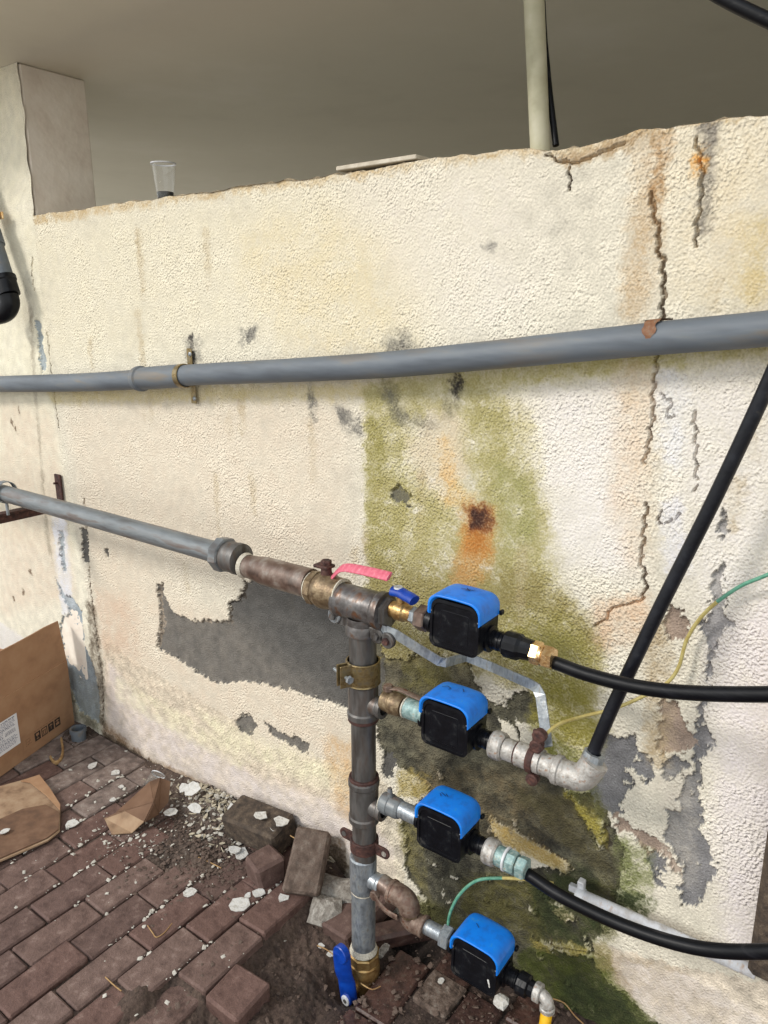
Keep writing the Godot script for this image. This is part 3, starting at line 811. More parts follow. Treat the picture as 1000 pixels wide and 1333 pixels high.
func wall_stains() -> void:
	var cream := rgb(214, 204, 176)
	var pink := rgb(208, 191, 170)
	var white := rgb(218, 212, 206)
	var olive := rgb(152, 144, 92)
	var moss := rgb(104, 106, 44)
	var deep := rgb(44, 52, 22)
	var soot := rgb(92, 90, 86)
	var brown := rgb(168, 136, 96)
	# broad tones of the old paint
	wash([Vector2(-2.358, 1.793), Vector2(-0.647, 1.790), Vector2(-0.727, 1.480), Vector2(-2.371, 1.321)], cream, 0.45, 0.12, 0.3)
	wash([Vector2(-1.460, 1.695), Vector2(-0.952, 1.724), Vector2(-0.869, 1.353), Vector2(-1.268, 1.386)], rgb(206, 190, 152), 0.35, 0.12, 0.6)
	wash([Vector2(-2.300, 1.225), Vector2(-1.079, 1.324), Vector2(-1.085, 0.853), Vector2(-2.237, 0.598)], pink, 0.5, 0.12, 0.3)
	wash([Vector2(-2.180, 0.666), Vector2(-1.541, 0.658), Vector2(-1.040, 0.443), Vector2(-0.991, 0.188), Vector2(-1.590, 0.023), Vector2(-2.234, 0.067)], pink, 0.55, 0.1, 0.4)
	wash([Vector2(-1.137, 1.786), Vector2(-0.646, 1.784), Vector2(-0.629, 1.481), Vector2(-0.871, 1.448)], white, 0.4, 0.12, 0.4)
	wash([Vector2(-0.622, 1.366), Vector2(-0.430, 1.376), Vector2(-0.398, 1.005), Vector2(-0.570, 1.033)], white, 0.75, 0.06, 0.3)
	wash([Vector2(-0.393, 1.405), Vector2(-0.225, 1.424), Vector2(-0.088, 0.881), Vector2(-0.299, 0.997)], white, 0.65, 0.08, 0.4)
	wash([Vector2(-0.267, 0.946), Vector2(-0.113, 1.068), Vector2(0.036, 0.310), Vector2(-0.171, 0.305)], rgb(216, 208, 206), 0.8, 0.05, 0.3)
	wash([Vector2(-0.416, 1.786), Vector2(-0.259, 1.798), Vector2(-0.167, 1.485), Vector2(-0.374, 1.483)], rgb(206, 192, 164), 0.6, 0.08, 0.5)
	# left foot of the wall: lavender paint, yellow crust, dirt at the ground
	wash([Vector2(-2.192, 0.322), Vector2(-1.952, 0.195), Vector2(-1.479, 0.151), Vector2(-1.068, 0.201), Vector2(-0.941, 0.141), Vector2(-1.152, 0.013), Vector2(-1.595, -0.035), Vector2(-2.247, -0.017)], rgb(208, 198, 192), 0.7, 0.03, 0.6)
	wash([Vector2(-1.746, 0.293), Vector2(-1.257, 0.303), Vector2(-1.041, 0.341), Vector2(-1.016, 0.270), Vector2(-1.260, 0.215), Vector2(-1.576, 0.206)], rgb(220, 212, 182), 0.6, 0.03, 0.9)
	wash([Vector2(-2.155, 0.275), Vector2(-1.788, 0.251), Vector2(-1.476, 0.205), Vector2(-1.546, 0.151), Vector2(-1.875, 0.165), Vector2(-2.169, 0.180)], rgb(220, 212, 182), 0.5, 0.02, 0.9)
	wash([Vector2(-1.198, 0.385), Vector2(-1.040, 0.420), Vector2(-1.029, 0.170), Vector2(-1.148, 0.164)], rgb(198, 162, 118), 0.5, 0.03, 0.8)
	wash([Vector2(-2.271, 0.069), Vector2(-2.018, 0.008), Vector2(-1.773, 0.026), Vector2(-1.590, 0.023), Vector2(-1.389, 0.035), Vector2(-1.123, 0.090), Vector2(-1.124, -0.012), Vector2(-1.596, -0.053), Vector2(-2.253, -0.051)], rgb(128, 102, 76), 0.65, 0.02, 0.8)
	wash([Vector2(-2.279, 0.019), Vector2(-1.776, -0.005), Vector2(-1.123, 0.062), Vector2(-1.124, -0.025), Vector2(-1.597, -0.064), Vector2(-2.253, -0.051)], rgb(72, 58, 44), 0.8, 0.012, 0.6)
	wash([Vector2(-2.285, 0.530), Vector2(-2.233, 0.514), Vector2(-2.232, 0.190), Vector2(-2.249, 0.030), Vector2(-2.319, 0.068)], rgb(98, 88, 74), 0.6, 0.015, 0.9)
	wash([Vector2(-2.237, 0.598), Vector2(-1.983, 0.575), Vector2(-2.011, 0.375), Vector2(-2.235, 0.339)], rgb(196, 166, 142), 0.35, 0.05, 0.6)
	# column: streaks, a pale lower band, dirt
	wash([Vector2(-2.728, 1.867), Vector2(-2.336, 1.791), Vector2(-2.344, 1.120), Vector2(-2.311, 0.695), Vector2(-2.842, 0.654)], rgb(214, 206, 178), 0.35, 0.05, 0.4)
	wash([Vector2(-2.700, 1.198), Vector2(-2.357, 1.170), Vector2(-2.345, 0.516), Vector2(-2.932, 0.311)], rgb(206, 188, 168), 0.5, 0.06, 0.5)
	wash([Vector2(-2.439, 0.868), Vector2(-2.356, 0.853), Vector2(-2.376, 0.450), Vector2(-2.460, 0.429)], rgb(214, 214, 220), 0.8, 0.02, 0.5)
	wash([Vector2(-2.440, 1.516), Vector2(-2.412, 1.516), Vector2(-2.474, 0.890), Vector2(-2.474, 0.605), Vector2(-2.501, 0.716)], rgb(150, 140, 122), 0.5, 0.012, 0.6)
	wash([Vector2(-3.506, 0.206), Vector2(-2.939, 0.282), Vector2(-2.712, 0.249), Vector2(-2.555, 0.216), Vector2(-2.606, -0.031), Vector2(-3.635, -0.180)], rgb(216, 212, 208), 0.8, 0.015, 0.2)
	wash([Vector2(-2.478, 0.207), Vector2(-2.272, 0.178), Vector2(-2.282, 0.002), Vector2(-2.491, 0.009)], rgb(116, 112, 92), 0.55, 0.02, 0.8)
	for p in [Vector2(-2.640, 1.120), Vector2(-2.620, 1.095), Vector2(-2.577, 1.166), Vector2(-2.719, 0.460), Vector2(-2.800, 0.409), Vector2(-2.642, 0.555)]:
		wash(disc(p, 0.008, 0.014), rgb(96, 78, 60), 0.8, 0.006, 0.9)
	# yellow-green bands under the long pipe
	wash([Vector2(-1.034, 1.344), Vector2(-0.231, 1.478), Vector2(-0.215, 1.434), Vector2(-0.622, 1.366), Vector2(-1.012, 1.310)], rgb(166, 156, 96), 0.6, 0.022, 0.6)
	wash([Vector2(-2.385, 1.257), Vector2(-1.034, 1.344), Vector2(-1.034, 1.312), Vector2(-2.349, 1.209)], rgb(196, 178, 120), 0.5, 0.02, 0.4)
	wash([Vector2(-1.043, 1.334), Vector2(-0.909, 1.350), Vector2(-0.869, 1.320), Vector2(-0.775, 1.326), Vector2(-0.723, 1.364), Vector2(-0.635, 1.306), Vector2(-0.549, 0.972), Vector2(-0.451, 0.831), Vector2(-0.517, 0.742), Vector2(-0.695, 0.713), Vector2(-1.039, 0.659)], rgb(172, 162, 116), 0.55, 0.03, 0.85)
	# green algae: two legs and the broad foot between the pipes
	wash([Vector2(-1.043, 1.343), Vector2(-0.949, 1.340), Vector2(-0.949, 1.247), Vector2(-0.926, 1.109), Vector2(-0.947, 0.960), Vector2(-0.860, 0.866), Vector2(-0.857, 0.693), Vector2(-1.043, 0.669), Vector2(-1.050, 0.997)], olive, 0.5, 0.014, 0.8)
	wash([Vector2(-1.039, 1.274), Vector2(-0.991, 1.243), Vector2(-0.980, 1.065), Vector2(-0.991, 0.874), Vector2(-1.042, 0.782)], rgb(132, 124, 64), 0.45, 0.015, 0.6)
	wash([Vector2(-0.794, 1.364), Vector2(-0.722, 1.361), Vector2(-0.670, 1.272), Vector2(-0.610, 1.154), Vector2(-0.583, 1.030), Vector2(-0.562, 0.902), Vector2(-0.699, 0.814), Vector2(-0.779, 0.866), Vector2(-0.706, 0.972), Vector2(-0.740, 1.136), Vector2(-0.789, 1.196), Vector2(-0.773, 1.295)], olive, 0.55, 0.03, 0.8)
	wash([Vector2(-0.716, 1.204), Vector2(-0.628, 1.183), Vector2(-0.605, 1.059), Vector2(-0.672, 1.013)], rgb(140, 138, 86), 0.5, 0.03, 0.6)
	wash([Vector2(-1.037, 0.903), Vector2(-0.601, 0.994), Vector2(-0.447, 0.882), Vector2(-0.478, 0.649), Vector2(-0.585, 0.721), Vector2(-0.696, 0.723), Vector2(-0.857, 0.693), Vector2(-1.039, 0.659)], rgb(136, 124, 74), 0.66, 0.04, 0.8)
	wash([Vector2(-0.683, 0.872), Vector2(-0.529, 0.910), Vector2(-0.459, 0.829), Vector2(-0.465, 0.707), Vector2(-0.559, 0.729), Vector2(-0.679, 0.783)], rgb(138, 130, 66), 0.6, 0.03, 0.7)
	wash([Vector2(-0.605, 0.751), Vector2(-0.504, 0.782), Vector2(-0.431, 0.684), Vector2(-0.455, 0.568), Vector2(-0.540, 0.552), Vector2(-0.599, 0.642)], rgb(132, 124, 52), 0.65, 0.025, 0.8)
	wash([Vector2(-0.580, 0.631), Vector2(-0.458, 0.603), Vector2(-0.413, 0.456), Vector2(-0.433, 0.390), Vector2(-0.492, 0.496)], moss, 0.7, 0.012, 0.8)
	wash([Vector2(-0.868, 1.304), Vector2(-0.792, 1.293), Vector2(-0.769, 1.165), Vector2(-0.865, 1.118), Vector2(-0.927, 1.197)], rgb(206, 190, 168), 0.6, 0.03, 0.5)
	# grime that gathers in runs down the plaster
	for k in 26:
		var gx := rng.randf_range(-2.2, -0.15)
		var gy := rng.randf_range(0.75, 1.74)
		var gl := rng.randf_range(0.04, 0.22)
		var gw := rng.randf_range(0.004, 0.016)
		wash([Vector2(gx - gw, gy), Vector2(gx + gw, gy), Vector2(gx + gw * 0.5, gy - gl), Vector2(gx - gw * 0.5, gy - gl)], rgb(170, 152, 120), rng.randf_range(0.15, 0.4), 0.012, 0.9)
	wash([Vector2(-1.035, 1.131), Vector2(-0.865, 1.118), Vector2(-0.708, 1.006), Vector2(-0.683, 0.872), Vector2(-0.859, 0.828), Vector2(-1.037, 0.824)], rgb(152, 142, 88), 0.45, 0.03, 0.8)
	wash([Vector2(-0.991, 1.346), Vector2(-0.794, 1.364), Vector2(-0.721, 1.330), Vector2(-0.755, 1.296), Vector2(-0.949, 1.281)], rgb(150, 142, 96), 0.4, 0.02, 0.8)
	# soot and damp marks
	wash([Vector2(-0.991, 1.446), Vector2(-0.930, 1.463), Vector2(-0.900, 1.408), Vector2(-0.980, 1.397)], soot, 0.5, 0.02, 0.9)
	wash([Vector2(-1.008, 1.350), Vector2(-0.966, 1.347), Vector2(-0.928, 1.274), Vector2(-0.829, 1.277), Vector2(-0.812, 1.356), Vector2(-0.794, 1.361), Vector2(-0.810, 1.292), Vector2(-0.867, 1.254), Vector2(-0.959, 1.263)], soot, 0.45, 0.022, 0.9)
	wash([Vector2(-0.818, 1.368), Vector2(-0.796, 1.369), Vector2(-0.798, 1.325), Vector2(-0.811, 1.324)], rgb(40, 36, 32), 0.8, 0.01, 1.0)
	wash([Vector2(-1.648, 1.443), Vector2(-1.629, 1.444), Vector2(-1.631, 1.362), Vector2(-1.650, 1.362)], rgb(50, 46, 42), 0.8, 0.006, 0.7)
	wash([Vector2(-1.668, 1.433), Vector2(-1.593, 1.434), Vector2(-1.599, 1.374), Vector2(-1.669, 1.371)], soot, 0.35, 0.012, 0.9)
	wash([Vector2(-1.451, 1.456), Vector2(-1.378, 1.468), Vector2(-1.397, 1.429), Vector2(-1.448, 1.418)], soot, 0.5, 0.01, 1.0)
	wash([Vector2(-1.215, 1.334), Vector2(-1.200, 1.334), Vector2(-1.193, 1.243), Vector2(-1.215, 1.251)], soot, 0.5, 0.012, 1.0)
	wash([Vector2(-1.137, 1.293), Vector2(-1.057, 1.264), Vector2(-1.053, 1.219), Vector2(-1.115, 1.232)], soot, 0.5, 0.012, 1.0)
	wash([Vector2(-0.759, 1.628), Vector2(-0.717, 1.626), Vector2(-0.733, 1.610)], soot, 0.5, 0.008, 1.0)
	# rust running from an old fixing
	wash([Vector2(-0.847, 1.239), Vector2(-0.819, 1.242), Vector2(-0.787, 1.129), Vector2(-0.740, 1.119), Vector2(-0.834, 1.088)], rgb(206, 164, 104), 0.5, 0.022, 0.7)
	wash([Vector2(-0.782, 1.104), Vector2(-0.705, 1.108), Vector2(-0.704, 1.007), Vector2(-0.720, 0.943), Vector2(-0.791, 0.933), Vector2(-0.787, 1.026)], rgb(184, 134, 72), 0.65, 0.022, 0.6)
	wash([Vector2(-0.763, 1.090), Vector2(-0.718, 1.092), Vector2(-0.718, 0.987), Vector2(-0.774, 0.967)], rgb(168, 104, 40), 0.6, 0.022, 0.6)
	wash([Vector2(-0.802, 0.988), Vector2(-0.735, 1.001), Vector2(-0.741, 0.903), Vector2(-0.809, 0.896)], rgb(184, 138, 84), 0.55, 0.025, 0.7)
	wash([Vector2(-0.774, 1.097), Vector2(-0.719, 1.109), Vector2(-0.703, 1.075), Vector2(-0.720, 1.045), Vector2(-0.769, 1.043)], rgb(104, 50, 20), 0.75, 0.014, 0.6)
	wash([Vector2(-0.765, 1.092), Vector2(-0.728, 1.101), Vector2(-0.714, 1.076), Vector2(-0.732, 1.055), Vector2(-0.762, 1.055)], rgb(54, 26, 14), 0.95, 0.011, 0.4)
	# brown run-off left of the crack and down from the coping
	wash([Vector2(-0.459, 1.780), Vector2(-0.419, 1.786), Vector2(-0.412, 1.633), Vector2(-0.433, 1.483), Vector2(-0.474, 1.482), Vector2(-0.466, 1.636)], brown, 0.4, 0.035, 0.8)
	wash([Vector2(-0.447, 1.784), Vector2(-0.405, 1.790), Vector2(-0.418, 1.705), Vector2(-0.424, 1.634), Vector2(-0.439, 1.707)], rgb(150, 112, 72), 0.5, 0.018, 0.9)
	wash([Vector2(-0.474, 1.402), Vector2(-0.406, 1.411), Vector2(-0.389, 1.098), Vector2(-0.398, 1.005), Vector2(-0.461, 1.145)], rgb(206, 182, 154), 0.45, 0.035, 0.6)
	wash([Vector2(-0.367, 1.791), Vector2(-0.340, 1.793), Vector2(-0.337, 1.709), Vector2(-0.340, 1.629), Vector2(-0.353, 1.594), Vector2(-0.356, 1.688)], rgb(118, 112, 104), 0.6, 0.014, 1.0)
	wash([Vector2(-0.370, 1.741), Vector2(-0.354, 1.756), Vector2(-0.357, 1.717), Vector2(-0.368, 1.710)], rgb(206, 138, 58), 0.7, 0.01, 0.9)
	wash([Vector2(-0.285, 1.648), Vector2(-0.251, 1.646), Vector2(-0.235, 1.508), Vector2(-0.281, 1.520)], rgb(186, 166, 118), 0.5, 0.03, 0.7)
	wash([Vector2(-0.617, 1.780), Vector2(-0.429, 1.790), Vector2(-0.427, 1.770), Vector2(-0.586, 1.756)], rgb(160, 136, 104), 0.7, 0.01, 0.7)
	wash([Vector2(-2.335, 1.796), Vector2(-1.203, 1.799), Vector2(-0.632, 1.796), Vector2(-0.260, 1.800), Vector2(-0.258, 1.787), Vector2(-0.646, 1.780), Vector2(-1.204, 1.777), Vector2(-2.342, 1.765)], rgb(176, 148, 104), 0.45, 0.012, 0.9)
	wash([Vector2(-0.369, 1.159), Vector2(-0.339, 1.192), Vector2(-0.305, 1.055), Vector2(-0.342, 1.018)], rgb(208, 206, 210), 0.6, 0.015, 0.5)
	wash([Vector2(-0.400, 1.418), Vector2(-0.339, 1.381), Vector2(-0.348, 1.219), Vector2(-0.375, 1.244)], rgb(214, 212, 214), 0.6, 0.02, 0.5)
	wash([Vector2(-0.484, 0.954), Vector2(-0.375, 0.995), Vector2(-0.367, 0.904), Vector2(-0.460, 0.845)], rgb(206, 176, 146), 0.6, 0.02, 0.6)
	wash([Vector2(-0.375, 0.917), Vector2(-0.339, 0.958), Vector2(-0.299, 0.648), Vector2(-0.349, 0.628)], rgb(168, 150, 120), 0.6, 0.015, 0.9)
	wash([Vector2(-0.328, 0.637), Vector2(-0.258, 0.664), Vector2(-0.231, 0.399), Vector2(-0.282, 0.391)], rgb(214, 204, 188), 0.5, 0.02, 0.6)
	# the mossy render: brown, grey and green clouds
	wash([Vector2(-1.015, 0.667), Vector2(-0.735, 0.730), Vector2(-0.689, 0.572), Vector2(-0.852, 0.428), Vector2(-1.003, 0.500)], rgb(104, 97, 78), 0.6, 0.03, 0.6)
	wash([Vector2(-0.945, 0.677), Vector2(-0.815, 0.715), Vector2(-0.793, 0.654), Vector2(-0.944, 0.605)], rgb(92, 86, 40), 0.6, 0.02, 0.7)
	wash([Vector2(-0.897, 0.410), Vector2(-0.611, 0.524), Vector2(-0.465, 0.470), Vector2(-0.562, 0.326), Vector2(-0.848, 0.254)], rgb(106, 92, 66), 0.5, 0.04, 0.9)
	wash([Vector2(-0.645, 0.451), Vector2(-0.435, 0.521), Vector2(-0.387, 0.336), Vector2(-0.492, 0.361)], rgb(74, 68, 42), 0.7, 0.03, 0.9)
	wash([Vector2(-0.943, 0.391), Vector2(-0.851, 0.406), Vector2(-0.873, 0.332), Vector2(-0.954, 0.308)], rgb(146, 128, 66), 0.7, 0.012, 0.6)
	wash([Vector2(-0.947, 0.232), Vector2(-0.883, 0.250), Vector2(-0.844, 0.026), Vector2(-0.917, 0.106)], rgb(122, 114, 70), 0.6, 0.012, 0.8)
	wash([Vector2(-0.688, 0.358), Vector2(-0.481, 0.331), Vector2(-0.491, 0.297), Vector2(-0.678, 0.312)], rgb(170, 144, 84), 0.75, 0.008, 0.5)
	wash([Vector2(-0.519, 0.509), Vector2(-0.414, 0.465), Vector2(-0.409, 0.401), Vector2(-0.449, 0.440)], rgb(146, 134, 56), 0.75, 0.008, 0.6)
	wash([Vector2(-0.571, 0.218), Vector2(-0.463, 0.202), Vector2(-0.470, 0.173), Vector2(-0.554, 0.185)], rgb(176, 152, 96), 0.7, 0.008, 0.6)
	wash([Vector2(-0.757, 0.164), Vector2(-0.387, 0.336), Vector2(-0.377, 0.203), Vector2(-0.547, 0.060), Vector2(-0.754, 0.052)], rgb(76, 72, 34), 0.7, 0.03, 1.0)
	wash([Vector2(-0.576, 0.237), Vector2(-0.455, 0.340), Vector2(-0.380, 0.241), Vector2(-0.440, 0.124), Vector2(-0.549, 0.102)], deep, 0.65, 0.03, 0.9)
	wash([Vector2(-0.585, 0.041), Vector2(-0.405, 0.135), Vector2(-0.349, 0.076), Vector2(-0.247, 0.031), Vector2(-0.534, -0.170), Vector2(-0.620, -0.077)], rgb(66, 72, 20), 0.85, 0.015, 0.6)
	wash([Vector2(-0.488, 0.030), Vector2(-0.365, 0.066), Vector2(-0.278, 0.020), Vector2(-0.460, -0.107)], deep, 0.7, 0.03, 0.8)
	wash([Vector2(-0.904, 0.029), Vector2(-0.754, 0.052), Vector2(-0.707, -0.037), Vector2(-0.817, -0.129)], rgb(60, 58, 22), 0.75, 0.02, 0.7)
	wash([Vector2(-0.397, 0.454), Vector2(-0.317, 0.446), Vector2(-0.312, 0.299), Vector2(-0.375, 0.284)], rgb(98, 104, 56), 0.55, 0.015, 1.0)
	wash([Vector2(-0.386, 0.317), Vector2(-0.308, 0.340), Vector2(-0.310, 0.281), Vector2(-0.379, 0.232)], deep, 0.8, 0.012, 0.9)
	wash([Vector2(-0.568, 0.080), Vector2(-0.432, 0.139), Vector2(-0.438, 0.108), Vector2(-0.556, 0.054)], rgb(140, 128, 66), 0.7, 0.008, 0.8)
	wash([Vector2(-0.414, 0.140), Vector2(-0.248, 0.201), Vector2(-0.125, 0.147), Vector2(-0.235, 0.070), Vector2(-0.367, 0.086)], rgb(160, 144, 122), 0.75, 0.02, 1.0)
	wash([Vector2(-0.372, 0.145), Vector2(-0.218, 0.201), Vector2(-0.074, 0.182), Vector2(-0.115, 0.056), Vector2(-0.295, 0.029)], rgb(206, 196, 186), 0.6, 0.012, 1.0)
	wash([Vector2(-0.433, 0.159), Vector2(-0.391, 0.174), Vector2(-0.369, 0.106), Vector2(-0.411, 0.096)], rgb(120, 112, 66), 0.6, 0.01, 0.9)

# ---------------------------------------------------------------- large pieces
var edge_noise: FastNoiseLite
var ground_noise: FastNoiseLite
var rough_noise: FastNoiseLite

func rim(x: float) -> float:     # the uneven top edge of the wall
	var d := edge_noise.get_noise_1d(x * 40.0) * 0.006 + edge_noise.get_noise_1d(x * 170.0) * 0.004
	d -= 0.009 * smoothstep(-0.66, -0.63, x) * (1.0 - smoothstep(-0.55, -0.46, x))
	return d

func steps(a: float, b: float, n: int, ease := 0.0) -> PackedFloat32Array:
	var out := PackedFloat32Array()
	for i in n + 1:
		var t := float(i) / n
		out.append(lerpf(a, b, t + ease * t * (1.0 - t)))
	return out

func build_wall() -> void:
	var shown: PackedByteArray = paint_wall()[0]
	var w := thing("stucco_wall", "cream rough stucco half-height wall with peeling patches, algae and rust stain", "wall", Vector3(-0.9, 0, -0.1))
	var group := func(id: int, p: Vector3) -> String:
		if id == 1:
			return "dark_cement_patch" if p.x < -0.62 else "grey_cement_patch"
		if id == 3:
			return "mossy_render"
		if id == 4:
			return "tan_paint_patch"
		if id == 2:
			return "blue_paint_patch"
		return "stucco"
	var wall_edge := func(y: float) -> Vector2: return Vector2(seam(y), 0.05)
	var meshes := face_mesh(steps(-2.36, 0.05, 900, 0.35), steps(-0.13, 1.79, 560), shown, group, wall_edge, 0.0)
	for g in meshes:
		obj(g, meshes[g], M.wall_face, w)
	# coping: a rough grid that meets the face's top edge
	var st := S()
	st.set_smooth_group(3)
	var nx := 300
	var zs := [0.0, -0.012, -0.05, -0.1, -0.15, -0.2]
	var at := func(i: int, k: int) -> Vector3:
		var x := lerpf(-2.34, 1.2, float(i) / nx)
		var y := 1.79 + rim(x) + (0.0 if k == 0 else rough_noise.get_noise_2d(x * 300.0, zs[k] * 300.0) * 0.006 + 0.002)
		return Vector3(x, y, zs[k])
	for i in nx:
		for k in zs.size() - 1:
			quad(st, at.call(i, k), at.call(i + 1, k), at.call(i + 1, k + 1), at.call(i, k + 1), Vector3(-1, -50, 0))
	obj("coping", st, M.wall_top, w)
	st = S()
	box(st, Vector3(-0.57, 0.8, -0.11), Vector3(3.54, 1.94, 0.18), 0.002)
	obj("core", st, M.inside_wall, w)
	st = S()
	box(st, Vector3(0.625, 0.825, -0.01), Vector3(1.15, 1.91, 0.024), 0.002)
	obj("stucco", st, M.plain_stucco, w)
	# the column at the left, flush with the wall
	var c := thing("concrete_column", "painted concrete column left of the stucco wall rising to the slab", "column", Vector3(-2.75, 0, -0.17))
	var cg := func(id: int, _p: Vector3) -> String: return "blue_paint_patch" if id == 2 else "plaster"
	var col_edge := func(y: float) -> Vector2: return Vector2(-3.2, seam(y))
	var xs := steps(-3.2, -3.0, 4)
	xs.append_array(steps(-2.995, -2.26, 210))
	meshes = face_mesh(xs, steps(-0.13, 2.216, 520), shown, cg, col_edge, 0.0001)
	for g in meshes:
		obj(g, meshes[g], M.wall_face, c)
	st = S()
	box(st, Vector3(-2.771, 1.03, -0.118), Vector3(0.858, 2.372, 0.216), 0.004)
	obj("shaft", st, M.column_side, c)

func build_shell() -> void:
	var st := S()
	box(st, Vector3(-1.0, 2.297, -2.86), Vector3(12.0, 0.16, 6.48), 0.004)
	struct("ceiling_slab", st, M.soffit)
	st = S()
	box(st, Vector3(-1.0, 1.04, -6.1), Vector3(12.0, 2.35, 0.2), 0.002)
	struct("inside_back_wall", st, M.inside_wall)
	st = S()
	box(st, Vector3(4.9, 1.04, -3.1), Vector3(0.2, 2.35, 5.8), 0.002)
	struct("added_side_wall", st, M.inside_wall)  # unseen wall added to darken the slab towards the right
	st = S()
	box(st, Vector3(-1.0, -0.06, -3.1), Vector3(11.6, 0.1, 5.75), 0.002)
	struct("inside_floor", st, M.inside_floor)
	st = S()
	box(st, Vector3(0, -0.21, 30.0), Vector3(160, 0.1, 160), 0.0)
	struct("ground", st, M.yard)

# ---------------------------------------------------------------- soil and pavers
func bump(x: float, z: float, cx: float, cz: float, rx: float, rz: float) -> float:
	var d := Vector2((x - cx) / rx, (z - cz) / rz).length_squared()
	return exp(-d * 2.0)

func soil_y(x: float, z: float) -> float:
	var n := ground_noise.get_noise_2d(x * 100.0, z * 100.0)
	var f := rough_noise.get_noise_2d(x * 420.0, z * 420.0)
	var right := smoothstep(-0.93, -0.85, x)
	var hole := smoothstep(-1.155, -1.10, x + 0.02 * n) * (1.0 - right)
	hole = maxf(hole, smoothstep(-1.25, -1.2, x) * smoothstep(0.49, 0.53, z) * 0.5)
	var y := -0.010 + n * 0.003 + f * 0.002
	y = lerpf(y, -0.056 + n * 0.016 + f * 0.012 + 0.02 * bump(x, z, -1.0, 0.5, 0.1, 0.14), hole)
	y = lerpf(y, -0.056 + n * 0.004 + f * 0.003, right)
	y -= 0.07 * bump(x, z, -0.86, 0.06, 0.07, 0.05)
	y -= 0.06 * bump(x, z, -0.915, 0.23, 0.1, 0.11)
	y += (0.045 + f * 0.02) * bump(x, z, -1.6, 0.03, 0.26, 0.11)
	y += (0.016 + n * 0.012 + f * 0.006) * bump(x, z, -1.52, 0.22, 0.16, 0.13)
	y += (0.016 + n * 0.008 + f * 0.004) * bump(x, z, -1.24, 0.59, 0.08, 0.09)
	y += (0.012 + n * 0.008) * bump(x, z, -1.95, 0.0, 0.5, 0.05)
	y += (0.014 + f * 0.01) * bump(x, z, -2.35, 0.05, 0.16, 0.1)
	y += (0.03 + f * 0.02) * bump(x, z, -1.3, -0.01, 0.2, 0.06)
	return y

